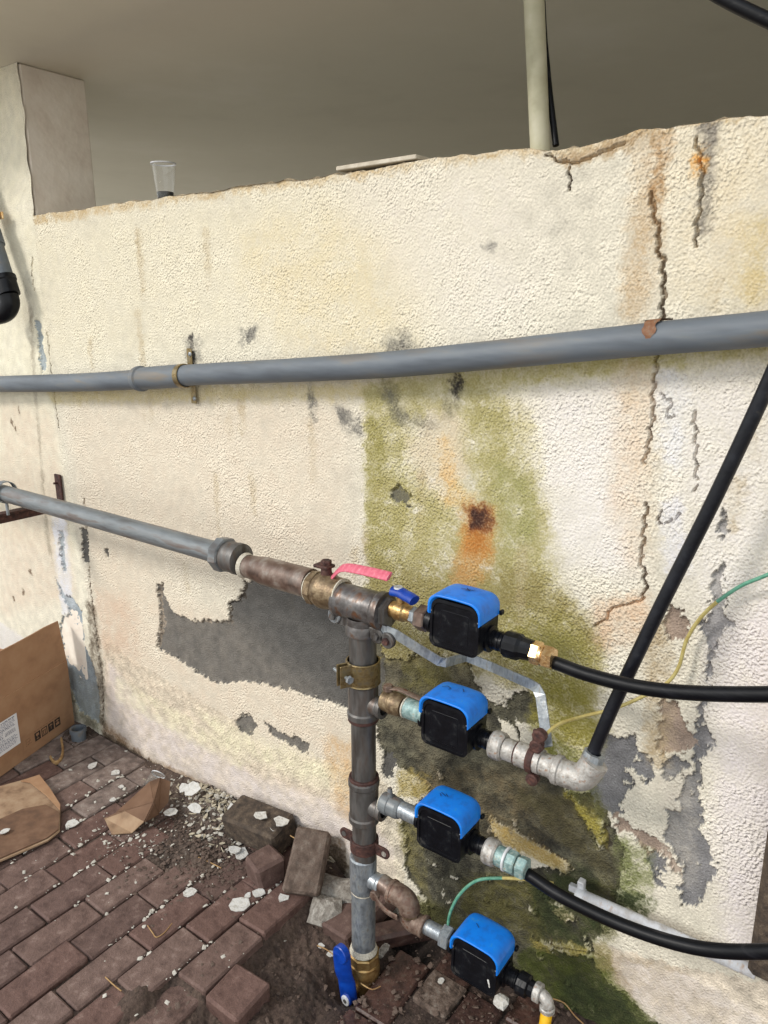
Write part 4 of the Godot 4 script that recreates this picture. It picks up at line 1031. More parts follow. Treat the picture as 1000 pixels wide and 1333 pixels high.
func build_ground() -> void:
	var st := SurfaceTool.new()
	st.begin(Mesh.PRIMITIVE_TRIANGLES)
	var x0 := -3.3
	var z0 := -0.03
	var d := 0.0085
	var nx := 470
	var nz := 150
	for j in nz:
		for i in nx:
			var x := x0 + i * d
			var z := z0 + j * d
			var n := ground_noise.get_noise_2d(x * 60.0 + 50.0, z * 60.0)
			var f := rough_noise.get_noise_2d(x * 500.0, z * 500.0 + 90.0)
			var wet := smoothstep(-1.15, -0.85, x) * 0.65
			var dusty := maxf(bump(x, z, -1.6, 0.05, 0.3, 0.13), bump(x, z, -2.2, 0.2, 0.4, 0.2) * 0.5)
			dusty = maxf(dusty, 0.5 * bump(x, z, -1.5, 0.22, 0.2, 0.16))
			var c := Color(0.125, 0.088, 0.07).lerp(Color(0.062, 0.04, 0.033), wet).lerp(Color(0.21, 0.18, 0.155), clampf(dusty * (0.6 + f), 0, 1))
			c = c * (1.0 + n * 0.5 + f * 0.5)
			c = c.lerp(Color(0.035, 0.028, 0.024), bump(x, z, -0.86, 0.06, 0.1, 0.08))
			st.set_color(c)
			st.add_vertex(Vector3(x, soil_y(x, z), z))
	for j in nz - 1:
		for i in nx - 1:
			var k := j * nx + i
			st.add_index(k); st.add_index(k + 1); st.add_index(k + nx + 1)
			st.add_index(k); st.add_index(k + nx + 1); st.add_index(k + nx)
	st.generate_normals()
	struct("soil", st.commit(), M.soil)
	var pave := Node3D.new()
	pave.name = "brick_pavement"
	pave.set_meta("kind", "structure")
	add_child(pave)
	var shapes := []
	for k in 8:
		var s := S()
		box(s, Vector3.ZERO, Vector3(0.0905, 0.06, 0.1935), 0.0045, Basis(), 0.002)
		s.generate_normals()
		shapes.append(s.commit())
	var half := S()
	box(half, Vector3.ZERO, Vector3(0.0912, 0.06, 0.097), 0.0045, Basis(), 0.0016)
	half.generate_normals()
	var half_mesh := half.commit()
	var put := func(x: float, y: float, z: float, tilt: Vector3, key: String, shape: Mesh) -> void:
		var o := obj("paver", shape, M[key], pave)
		o.position = Vector3(x, y - 0.03, z)
		o.rotation_degrees = tilt
	var far_at := []
	for k in range(0, 30):
		var x := -1.185 - 0.0957 * k
		for r in range(-1, 18):
			var z := 0.4 + 0.197 * (r - 2) - 0.0985 + (0.0985 if k % 2 == 0 else 0.0)
			var len_ok := true
			var shape: Mesh = shapes[rng.randi() % 8]
			var y := rng.randf_range(-0.004, 0.003) + 0.004 * sin(x * 5.0 + z * 4.0)
			var tilt := Vector3(rng.randf_range(-0.7, 0.7), rng.randf_range(-0.9, 0.9), rng.randf_range(-0.8, 0.8))
			var key := "paver%d" % (rng.randi() % 5)
			if rng.randf() < smoothstep(0.34, 0.12, z) * smoothstep(-1.7, -2.0, x):
				key = "dusty_paver%d" % (rng.randi() % 2)
			if z < -0.06:
				len_ok = false
			elif z < 0.085:     # cut at the wall
				shape = half_mesh
				z = maxf(z + 0.045, 0.055)
			if k == 0 and z > 0.5:
				y -= 0.022
				tilt.z -= 3.0
			if k == 0 and z < 0.1:
				len_ok = false
			if not len_ok:
				continue
			if z > 1.0 or k > 20:
				if z < 3.2:
					far_at.append(Transform3D(Basis(), Vector3(x, y - 0.03, z)))
				continue
			put.call(x + rng.randf_range(-0.0015, 0.0015), y, z + rng.randf_range(-0.002, 0.002), tilt, key, shape)
	# strip to the right of the soil, set lower and wet
	for k in 8:
		var x := -0.823 + 0.099 * k
		for r in range(0, 6):
			var z := 0.192 + 0.2 * r + (-0.1 if k % 2 else 0.0)
			var shape: Mesh = shapes[rng.randi() % 8]
			if k == 0 and r > 1:
				continue
			if z < 0.1:
				shape = half_mesh
				z = 0.06
			if k == 1 and r == 1:
				continue
			var tilt := Vector3(rng.randf_range(-1.2, 1.2), rng.randf_range(-1.5, 1.5), rng.randf_range(-1.2, 1.2))
			put.call(x, -0.043 + rng.randf_range(-0.004, 0.004), z, tilt, "wet_paver%d" % (rng.randi() % 3), shape)
	put.call(-0.722, -0.04, 0.145, Vector3(0, -1, 1), "old_brick", half_mesh)
	put.call(-1.09, -0.03, 0.62, Vector3(3, 4, -6), "paver3", half_mesh)
	# the rest of the yard, too far to the side to be seen from here
	for k in 24:
		for r in range(0, 16):
			var x := -0.03 + 0.0985 * k
			var z := 0.1 + 0.2 * r + (0.1 if k % 2 else 0.0)
			far_at.append(Transform3D(Basis(), Vector3(x, -0.078, z)))
	for k in range(-11, 0):
		for r in range(0, 12):
			far_at.append(Transform3D(Basis(), Vector3(-0.03 + 0.0985 * k, -0.075, 1.13 + 0.2 * r + (0.1 if k % 2 else 0.0))))
	var mm := MultiMesh.new()
	mm.transform_format = MultiMesh.TRANSFORM_3D
	mm.mesh = shapes[0]
	mm.instance_count = far_at.size()
	for i in far_at.size():
		mm.set_instance_transform(i, far_at[i])
	var mi := MultiMeshInstance3D.new()
	mi.name = "yard_pavers"
	mi.multimesh = mm
	mi.material_override = M.paver1
	mi.set_meta("kind", "stuff")
	pave.add_child(mi)

# ---------------------------------------------------------------- pipes on the wall
const RX := Vector3.RIGHT
const UP := Vector3.UP
const FZ := Vector3.BACK     # out of the wall

func build_pipes() -> void:
	# long grey drain pipe, rising a little to the right
	var pts := [Vector3(-3.061, 1.234, 0.045), Vector3(-2.596, 1.262, 0.045), Vector3(-2.004, 1.301, 0.046), Vector3(-1.582, 1.341, 0.048), Vector3(-1.222, 1.369, 0.050), Vector3(-0.954, 1.392, 0.050), Vector3(-0.731, 1.417, 0.050), Vector3(-0.529, 1.441, 0.050), Vector3(-0.370, 1.460, 0.050), Vector3(-0.222, 1.476, 0.050), Vector3(-0.104, 1.494, 0.050)]
	var t := thing("drain_pipe", "long grey plastic pipe crossing the whole stucco wall", "pipe", pts[4])
	var st := S()
	sweep(st, spline(pts, 4), 0.0275, 24)
	obj("pipe", st, M.grey_pvc, t)
	var a: Vector3 = Vector3(-1.805, 1.320, 0.047)
	var b: Vector3 = Vector3(-1.613, 1.338, 0.048)
	st = S()
	var ax := (b - a).normalized()
	rod(st, a, ax, [Vector2(-0.012, 0.027), Vector2(-0.012, 0.0335), Vector2(-0.002, 0.0355), Vector2(0.008, 0.0355), Vector2(0.012, 0.031), Vector2(a.distance_to(b), 0.0305), Vector2(a.distance_to(b), 0.027)])
	obj("socket", st, M.grey_pvc, t)
	st = S()
	var rs: Vector3 = Vector3(-0.392, 1.462, 0.050)
	st.set_smooth_group(2)
	for k in 14:     # rust that ran from the crack over the pipe
		var row := []
		for q in 2:
			var s := (k + q) / 14.0
			var ang := PI / 2 + 0.5 - s * 2.9
			var hw := lerpf(0.02, 0.003, pow(s, 0.7)) * (1.0 + 0.25 * sin(s * 23.0))
			for side in [-1.0, 1.0]:
				row.append(rs + Vector3(side * hw - 0.006 * s + 0.003 * sin(s * 11.0 + side), sin(ang) * 0.0277 + side * hw * 0.09, cos(ang) * 0.0277))
		quad(st, row[0], row[1], row[3], row[2], rs)
	obj("rust_streak", st, M.rust_stain, t)
	# its strap
	t = thing("pipe_strap", "metal strap holding the long grey pipe to the wall beside its socket", "pipe clip", Vector3(-1.663, 1.330, 0.000))
	var sc: Vector3 = Vector3(-1.617, 1.337, 0.048)
	st = S()
	ring(st, sc, ax, 0.019, 0.0318, 0.0295, 28)
	obj("band", st, M.zinc_gold, t)
	st = S()
	box(st, Vector3(-1.638, 1.379, 0.006), Vector3(0.02, 0.055, 0.003), 0.001)
	obj("ear", st, M.zinc_gold, t)
	st = S()
	box(st, Vector3(-1.632, 1.284, 0.006), Vector3(0.02, 0.05, 0.003), 0.001)
	obj("ear", st, M.zinc_gold, t)
	for q in [Vector3(-1.633, 1.391, 0.009), Vector3(-1.626, 1.273, 0.009)]:
		st = S()
		rod(st, q, FZ, [Vector2(-0.002, 0.006), Vector2(0.001, 0.006), Vector2(0.003, 0.003), Vector2(0.003, 0)], 10)
		obj("screw", st, M.galvanised, t)
	# downpipe at the left edge
	var d0: Vector3 = Vector3(-2.397, 1.909, 0.070)
	var d1: Vector3 = Vector3(-2.440, 1.582, 0.070)
	d0 = d1 + (Vector3(-2.604, 1.931, 0.060) - Vector3(-2.459, 1.582, 0.060)).normalized() * 0.75
	d1.z = 0.06
	d0.z = 0.05
	t = thing("downpipe", "grey plastic downpipe on the left column ending in a black elbow", "pipe", d1)
	st = S()
	pipe(st, d1, d0, 0.029)
	obj("pipe", st, M.grey_pvc, t)
	st = S()
	var cl := d1 + (d0 - d1) * ((Vector3(-2.418, 1.724, 0.060).y - d1.y) / (d0.y - d1.y))
	var dn := (d0 - d1).normalized()
	rod(st, cl, dn, [Vector2(-0.02, 0.029), Vector2(-0.02, 0.034), Vector2(0.03, 0.034), Vector2(0.033, 0.031), Vector2(0.05, 0.031), Vector2(0.052, 0.029)])
	obj("collar", st, M.grey_pvc, t)
	st = S()
	rod(st, d1, dn, [Vector2(-0.03, 0.026), Vector2(-0.03, 0.033), Vector2(0.012, 0.033), Vector2(0.016, 0.0355), Vector2(0.03, 0.0355), Vector2(0.03, 0.029)])
	sweep(st, spline([d1 + Vector3(0, -0.028, 0), d1 + Vector3(0.003, -0.055, 0.0), d1 + Vector3(-0.016, -0.082, 0.01), d1 + Vector3(-0.055, -0.092, 0.03)], 6), 0.031, 20)
	obj("elbow", st, M.black_plastic, t)
	st = S()
	var bp := d1 + (d0 - d1) * ((Vector3(-2.409, 1.798, 0.050).y - d1.y) / (d0.y - d1.y))
	ring(st, bp, dn, 0.022, 0.033, 0.029, 24)
	box(st, bp + Vector3(0.041, 0, -0.03), Vector3(0.03, 0.022, 0.006), 0.001)
	obj("brass_strap", st, M.bright_brass, t)

	# the supply pipe that comes in from the left
	var z := 0.2
	var y0: float = Vector3(-1.592, 0.940, 0.200).y
	var xe: float = -1.328
	t = thing("supply_pipe", "grey steel pipe coming from the left into a hex union", "pipe", Vector3(-1.8, y0, z))
	st = S()
	pipe(st, Vector3(-3.1, y0 + 0.004, z), Vector3(xe, y0 - 0.004, z), 0.0265)
	obj("pipe", st, M.grey_pipe, t)
	st = S()
	nut(st, Vector3(xe + 0.004, y0 - 0.004, z), RX, 0.028, 0.043, 8, 0.2)
	obj("union_nut", st, M.grey_pipe, t)
	st = S()
	rod(st, Vector3(xe + 0.018, y0 - 0.005, z), RX, [Vector2(0, 0.03), Vector2(0, 0.036), Vector2(0.01, 0.0375), Vector2(0.032, 0.0365), Vector2(0.034, 0.039), Vector2(0.048, 0.038), Vector2(0.05, 0.03), Vector2(0.05, 0.0)])
	obj("union_collar", st, M.dark_steel, t)
	# iron bracket and pipe ring
	t = thing("wall_bracket", "dark rusty angle iron bracket holding up the left end of the steel pipe", "bracket", Vector3(-2.384, 0.903, 0.000))
	st = S()
	box(st, Vector3(-2.366, 0.91, 0.006), Vector3(0.035, 0.115, 0.006), 0.001)
	obj("plate", st, M.rust, t)
	st = S()
	box(st, Vector3(-2.37, 0.872, 0.15), Vector3(0.034, 0.006, 0.3), 0.001)
	box(st, Vector3(-2.384, 0.854, 0.15), Vector3(0.005, 0.036, 0.3), 0.001)
	obj("arm", st, M.rust, t)
	st = S()
	pipe(st, Vector3(-2.368, 0.938, 0.006), Vector3(-2.368, 0.938, 0.022), 0.004, 8)
	obj("bolt", st, M.rust, t)
	t = thing("pipe_ring", "steel ring clamping the grey steel pipe to its iron bracket", "pipe clip", Vector3(-2.345, y0, z))
	st = S()
	ring(st, Vector3(-2.345, y0 + 0.006, z), RX, 0.026, 0.036, 0.033, 28)
	obj("band", st, M.galvanised, t)
	st = S()
	pipe(st, Vector3(-2.345, y0 - 0.07, z), Vector3(-2.345, y0 - 0.03, z), 0.005, 10)
	obj("stud", st, M.galvanised, t)

# a flat bar that bends in its own plane; face is the way its broad side looks
func bent_strip(st: SurfaceTool, pts: Array, face: Vector3, width: float, th: float) -> void:
	var n := face.normalized()
	for i in pts.size() - 1:
		var t0: Vector3 = (pts[i + 1] - pts[maxi(i - 1, 0)]).normalized()
		var t1: Vector3 = (pts[mini(i + 2, pts.size() - 1)] - pts[i]).normalized()
		var u0 := t0.cross(n).normalized() * width / 2.0
		var u1 := t1.cross(n).normalized() * width / 2.0
		var m0 := u0.cross(t0).normalized() * th / 2.0
		var m1 := u1.cross(t1).normalized() * th / 2.0
		var a: Vector3 = pts[i]
		var b: Vector3 = pts[i + 1]
		var mid := (a + b) / 2.0
		quad(st, a + u0 + m0, a - u0 + m0, b - u1 + m1, b + u1 + m1, mid)
		quad(st, a + u0 - m0, a - u0 - m0, b - u1 - m1, b + u1 - m1, mid)
		quad(st, a + u0 + m0, a + u0 - m0, b + u1 - m1, b + u1 + m1, mid)
		quad(st, a - u0 + m0, a - u0 - m0, b - u1 - m1, b - u1 + m1, mid)

func taper(st: SurfaceTool, p: Vector3, ax: Vector3, l: float, r0: float, r1: float) -> void:
	rod(st, p, ax, [Vector2(0, 0), Vector2(0, r0), Vector2(l, r1), Vector2(l, 0)])

# a lever of a ball valve: a rounded bar bent upward from its hub
func lever(st: SurfaceTool, pts: Array, w: Vector3, width: float, th: float) -> void:
	sweep(st, spline(pts, 5), th, 12, width / 2.0, w)

func build_riser() -> void:
	var z := 0.2
	var x := -0.9
	var yt: float = Vector3(-0.888, 0.911, 0.200).y
	# the horizontal run into the tee
	var t := thing("brown_nipple_pipe", "brown weathered steel pipe between the hex union and the pink-handled valve", "pipe", Vector3(-1.12, yt, z))
	var xa: float = -1.254
	var xb: float = -1.043
	var yl := yt + 0.012
	var st := S()
	rod(st, Vector3(xa, yl, z), RX, [Vector2(0.003, 0.0), Vector2(0.003, 0.031), Vector2(0.008, 0.03), Vector2(0.013, 0.0275)])
	obj("tape", st, M.white_tape, t)
	st = S()
	rod(st, Vector3(xa, yl, z), RX, [Vector2(0.014, 0.0), Vector2(0.014, 0.027), Vector2(0.04, 0.029), Vector2(0.07, 0.033), Vector2(xb - xa, 0.0335), Vector2(xb - xa, 0)])
	obj("pipe", st, M.brown_steel, t)
	# ball valve with pink handle
	t = thing("ball_valve", "brass ball valve with a long pink lever on the horizontal run", "valve", Vector3(-1.0, yt, z))
	var xv: float = -0.992
	var L: float = -0.952 - xb
	yl = yt + 0.006
	st = S()
	rod(st, Vector3(xb, yl, z), RX, [Vector2(0.001, 0), Vector2(0.001, 0.0345), Vector2(0.004, 0.035), Vector2(0.004, 0.03)])
	obj("tape", st, M.white_tape, t)
	st = S()
	rod(st, Vector3(xb + L, yl, z), RX, [Vector2(-0.004, 0.03), Vector2(-0.004, 0.0362), Vector2(-0.001, 0.0362), Vector2(-0.001, 0)])
	obj("tape", st, M.white_tape, t)
	st = S()
	nut(st, Vector3(xb + 0.014, yl, z), RX, 0.02, 0.039, 8, 0.1)
	rod(st, Vector3(xb + 0.022, yl, z), RX, [Vector2(0, 0.03), Vector2(0.002, 0.036), Vector2(0.015, 0.0405), Vector2(0.03, 0.0405), Vector2(0.042, 0.036), Vector2(L - 0.026, 0.035), Vector2(L - 0.026, 0)])
	obj("body", st, M.old_brass, t)
	st = S()
	taper(st, Vector3(xv - 0.006, yl + 0.036, z), UP, 0.022, 0.013, 0.011)
	nut(st, Vector3(xv - 0.006, yl + 0.064, z), UP, 0.012, 0.012)
	box(st, Vector3(xv - 0.012, yl + 0.056, z), Vector3(0.04, 0.007, 0.03), 0.002)
	obj("stem", st, M.rust, t)
	st = S()
	var hub := Vector3(xv - 0.004, yl + 0.06, z)
	lever(st, [Vector3(-0.981, 0.952, 0.200), Vector3(-0.966, 0.968, 0.200), Vector3(-0.953, 0.978, 0.200), Vector3(-0.929, 0.984, 0.203), Vector3(-0.885, 0.989, 0.210), Vector3(-0.841, 0.993, 0.217), Vector3(-0.816, 0.994, 0.220)], Vector3(0, -0.62, 0.78), 0.023, 0.0035)
	obj("handle", st, M.pink_paint, t)
	# the riser itself
	t = thing("riser_pipe", "upright dark steel riser of pipes and tees standing in the soil", "pipe", Vector3(x, -0.08, z))
	st = S()
	var tl := yt - 0.004
	rod(st, Vector3(-0.962, tl, z), RX, [Vector2(0.0, 0.028), Vector2(0, 0.0375), Vector2(0.008, 0.0395), Vector2(0.016, 0.0365), Vector2(0.102, 0.0365), Vector2(0.108, 0.0405), Vector2(0.122, 0.0405), Vector2(0.124, 0.03), Vector2(0.124, 0.0)], 28)
	rod(st, Vector3(x, tl - 0.004, z), -UP, [Vector2(0.02, 0.034), Vector2(0.036, 0.0345), Vector2(0.042, 0.037), Vector2(0.058, 0.037), Vector2(0.06, 0.03)], 28)
	obj("top_tee", st, M.tee_steel, t)
	st = S()
	nut(st, Vector3(-0.833, tl, z), RX, 0.016, 0.033, 6, 0.5)
	obj("reducer", st, M.dark_steel, t)
	st = S()
	pipe(st, Vector3(x, 0.776, z), Vector3(x, tl - 0.05, z), 0.0295)
	obj("pipe", st, M.dark_steel, t)
	var tees := [[0.743, 0.646, 0.684], [0.492, 0.383, 0.430]]
	for k in 2:
		var e: Array = tees[k]
		st = S()
		var h: float = e[0] - e[1]
		rod(st, Vector3(x, e[0], z), -UP, [Vector2(-0.003, 0.02), Vector2(-0.003, 0.033), Vector2(0.004, 0.0355), Vector2(0.014, 0.0355), Vector2(0.018, 0.033), Vector2(h - 0.018, 0.033), Vector2(h - 0.014, 0.0355), Vector2(h - 0.002, 0.035), Vector2(h, 0.02)], 28)
		rod(st, Vector3(x, e[2], z), RX, [Vector2(0.02, 0.021), Vector2(0.044, 0.021), Vector2(0.047, 0.0235), Vector2(0.056, 0.0235), Vector2(0.057, 0.015)], 22)
		obj("tee", st, M.dark_steel, t)
		st = S()
		ring(st, Vector3(x, e[1] if k == 0 else e[0], z), UP, 0.014, 0.034, 0.02)
		obj("rust_ring", st, M.rust, t)
	st = S()
	pipe(st, Vector3(x, 0.486, z), Vector3(x, 0.650, z), 0.0275)
	obj("pipe", st, M.dark_steel, t)
	st = S()
	pipe(st, Vector3(x, 0.275, z), Vector3(x, 0.395, z), 0.0275)
	obj("pipe", st, M.dark_steel, t)
	st = S()
	var gy: float = 0.287
	var gl: float = gy - 0.193
	rod(st, Vector3(x - 0.004, gy, z), -UP, [Vector2(0, 0.0), Vector2(0, 0.029), Vector2(0.004, 0.0315), Vector2(gl - 0.004, 0.0315), Vector2(gl, 0.029), Vector2(gl, 0)], 28)
	rod(st, Vector3(x, 0.232, z), RX, [Vector2(0.02, 0.02), Vector2(0.04, 0.02), Vector2(0.044, 0.0225), Vector2(0.05, 0.0225), Vector2(0.051, 0.015)], 22)
	obj("galvanised_tee", st, M.galvanised, t)
	st = S()
	ring(st, Vector3(x - 0.004, 0.191, z), UP, 0.003, 0.0295, 0.02)
	obj("tape", st, M.white_tape, t)
	st = S()
	pipe(st, Vector3(x - 0.005, 0.022, z), Vector3(x - 0.004, 0.193, z), 0.0285)
	obj("galvanised_pipe", st, M.galvanised, t)
	st = S()
	rod(st, Vector3(x - 0.005, 0.026, z), UP, [Vector2(-0.008, 0.034), Vector2(0.002, 0.031), Vector2(0.006, 0.0287)])
	obj("tape", st, M.white_tape, t)
	# brass valve in the soil with a blue lever
	t = thing("ball_valve", "brass ball valve at the foot of the riser with an upright blue lever", "valve", Vector3(x, -0.1, z))
	st = S()
	var by: float = 0.015
	nut(st, Vector3(x - 0.003, by - 0.014, z), UP, 0.026, 0.0375, 8, 0.2)
	rod(st, Vector3(x - 0.003, by - 0.026, z), -UP, [Vector2(0, 0.033), Vector2(0.004, 0.036), Vector2(0.02, 0.038), Vector2(0.045, 0.037), Vector2(0.055, 0.032), Vector2(0.12, 0.031), Vector2(0.12, 0)])
	obj("body", st, M.brass, t)
	st = S()
	var vh := Vector3(x - 0.008, -0.064, z + 0.046)
	taper(st, vh + Vector3(0.004, 0, -0.02), FZ, 0.026, 0.014, 0.011)
	obj("stem", st, M.brass, t)
	st = S()
	var face := Vector3(-0.12, 0.05, 1).normalized()
	var wide := Vector3(1, 0, -0.35)
	lever(st, [vh + Vector3(0.0, -0.017, 0.008), vh + Vector3(-0.001, 0.006, 0.011), vh + Vector3(-0.003, 0.035, 0.013), vh + Vector3(-0.005, 0.06, 0.02), vh + Vector3(-0.006, 0.1, 0.024), vh + Vector3(-0.006, 0.122, 0.025)], wide, 0.044, 0.008)
	rod(st, vh + Vector3(0, -0.015, 0.003), face, [Vector2(-0.003, 0.0), Vector2(-0.003, 0.0175), Vector2(0.015, 0.0175), Vector2(0.0175, 0.016), Vector2(0.0175, 0.0)], 24)
	rod(st, vh + Vector3(-0.006, 0.12, 0.017), face, [Vector2(0, 0.0), Vector2(0, 0.021), Vector2(0.014, 0.021), Vector2(0.016, 0.019), Vector2(0.016, 0.0)], 24)
	obj("handle", st, M.blue_handle, t)
	st = S()
	rod(st, vh + Vector3(0, -0.015, 0.0205), face, [Vector2(-0.002, 0.0125), Vector2(0.0025, 0.0125), Vector2(0.0032, 0.0115), Vector2(0.0032, 0.0)], 24)
	obj("screw_cover", st, M.white_plastic, t)
	st = S()
	rod(st, vh + Vector3(0, -0.015, 0.0225), face, [Vector2(-0.002, 0.0048), Vector2(0.0028, 0.0048), Vector2(0.0028, 0.0)], 14)
	obj("screw", st, M.dark_steel, t)
	# clamps round the riser
	t = thing("pipe_clamp", "brassy two-bolt band clamp round the riser below the top tee", "pipe clip", Vector3(x, 0.761, z))
	st = S()
	var cy: float = 0.758
	ring(st, Vector3(x, cy, z), UP, 0.05, 0.0375, 0.034, 28)
	rod(st, Vector3(x, cy, z), UP, [Vector2(-0.03, 0.034), Vector2(-0.027, 0.0385), Vector2(-0.024, 0.0375)], 28)
	obj("band", st, M.zinc_gold, t)
	st = S()
	box(st, Vector3(x - 0.022, cy, z + 0.04), Vector3(0.004, 0.05, 0.03), 0.001, Basis(UP, -0.5))
	box(st, Vector3(x - 0.008, cy, z + 0.045), Vector3(0.004, 0.05, 0.03), 0.001, Basis(UP, -0.5))
	obj("flange", st, M.zinc_gold, t)
	st = S()
	pipe(st, Vector3(x - 0.055, cy - 0.002, z + 0.03), Vector3(x + 0.01, cy, z + 0.055), 0.004, 10)
	nut(st, Vector3(x + 0.006, cy, z + 0.053), Vector3(1, 0, 0.4), 0.008, 0.009)
	obj("bolt", st, M.galvanised, t)
	t = thing("pipe_clamp", "dark red rusty clamp with two drilled ears low on the riser", "pipe clip", Vector3(x, 0.323, z))
	cy = 0.321
	st = S()
	ring(st, Vector3(x, cy, z), UP, 0.03, 0.033, 0.027, 28)
	obj("band", st, M.rust, t)
	for s in [-1.0, 1.0]:
		st = S()
		var ep := PackedVector2Array()
		for k in 15:
			var a := -PI / 2 + PI * k / 14.0
			ep.append(Vector2(0.058 + cos(a) * 0.013, sin(a) * 0.0135))
		ep.append(Vector2(0.028, 0.0135))
		ep.append(Vector2(0.028, -0.0135))
		prism(st, ep, -0.003, 0.003, 0.001, Transform3D(Basis(UP, 0.0 if s > 0 else PI), Vector3(x, cy, z)))
		obj("ear", st, M.rust, t)
		st = S()
		rod(st, Vector3(x + s * 0.058, cy, z + 0.003), FZ, [Vector2(0, 0.0065), Vector2(0.0012, 0.0065), Vector2(0.0012, 0.0)], 14)
		obj("hole", st, M.concrete_chunk if s > 0 else M.dark_steel, t)
	t = thing("pipe_clamp", "small dark bolted clamp with lugs just under the top tee", "pipe clip", Vector3(x, tl - 0.05, z))
	cy = tl - 0.045
	for e in [[-0.062, 0.012, "galvanised"], [0.052, -0.004, "dark_steel"], [0.078, -0.008, "dark_steel"]]:
		st = S()
		var q := Vector3(x + e[0], cy + e[1], z + 0.02)
		rod(st, q, FZ, [Vector2(-0.008, 0.0), Vector2(-0.008, 0.017), Vector2(0, 0.017), Vector2(0.002, 0.015), Vector2(0.002, 0)], 18)
		obj("lug", st, M[e[2]], t)
		st = S()
		nut(st, q + Vector3(0, 0, 0.005), FZ, 0.008, 0.0085)
		obj("bolt", st, M.rust if e[0] > 0.06 else M.dark_steel, t)
	st = S()
	box(st, Vector3(x + 0.05, cy - 0.004, z + 0.014), Vector3(0.06, 0.026, 0.006), 0.002)
	obj("band", st, M.dark_steel, t)
	st = S()
	box(st, Vector3(x - 0.05, cy + 0.006, z + 0.014), Vector3(0.05, 0.026, 0.006), 0.002)
	obj("band", st, M.dark_steel, t)

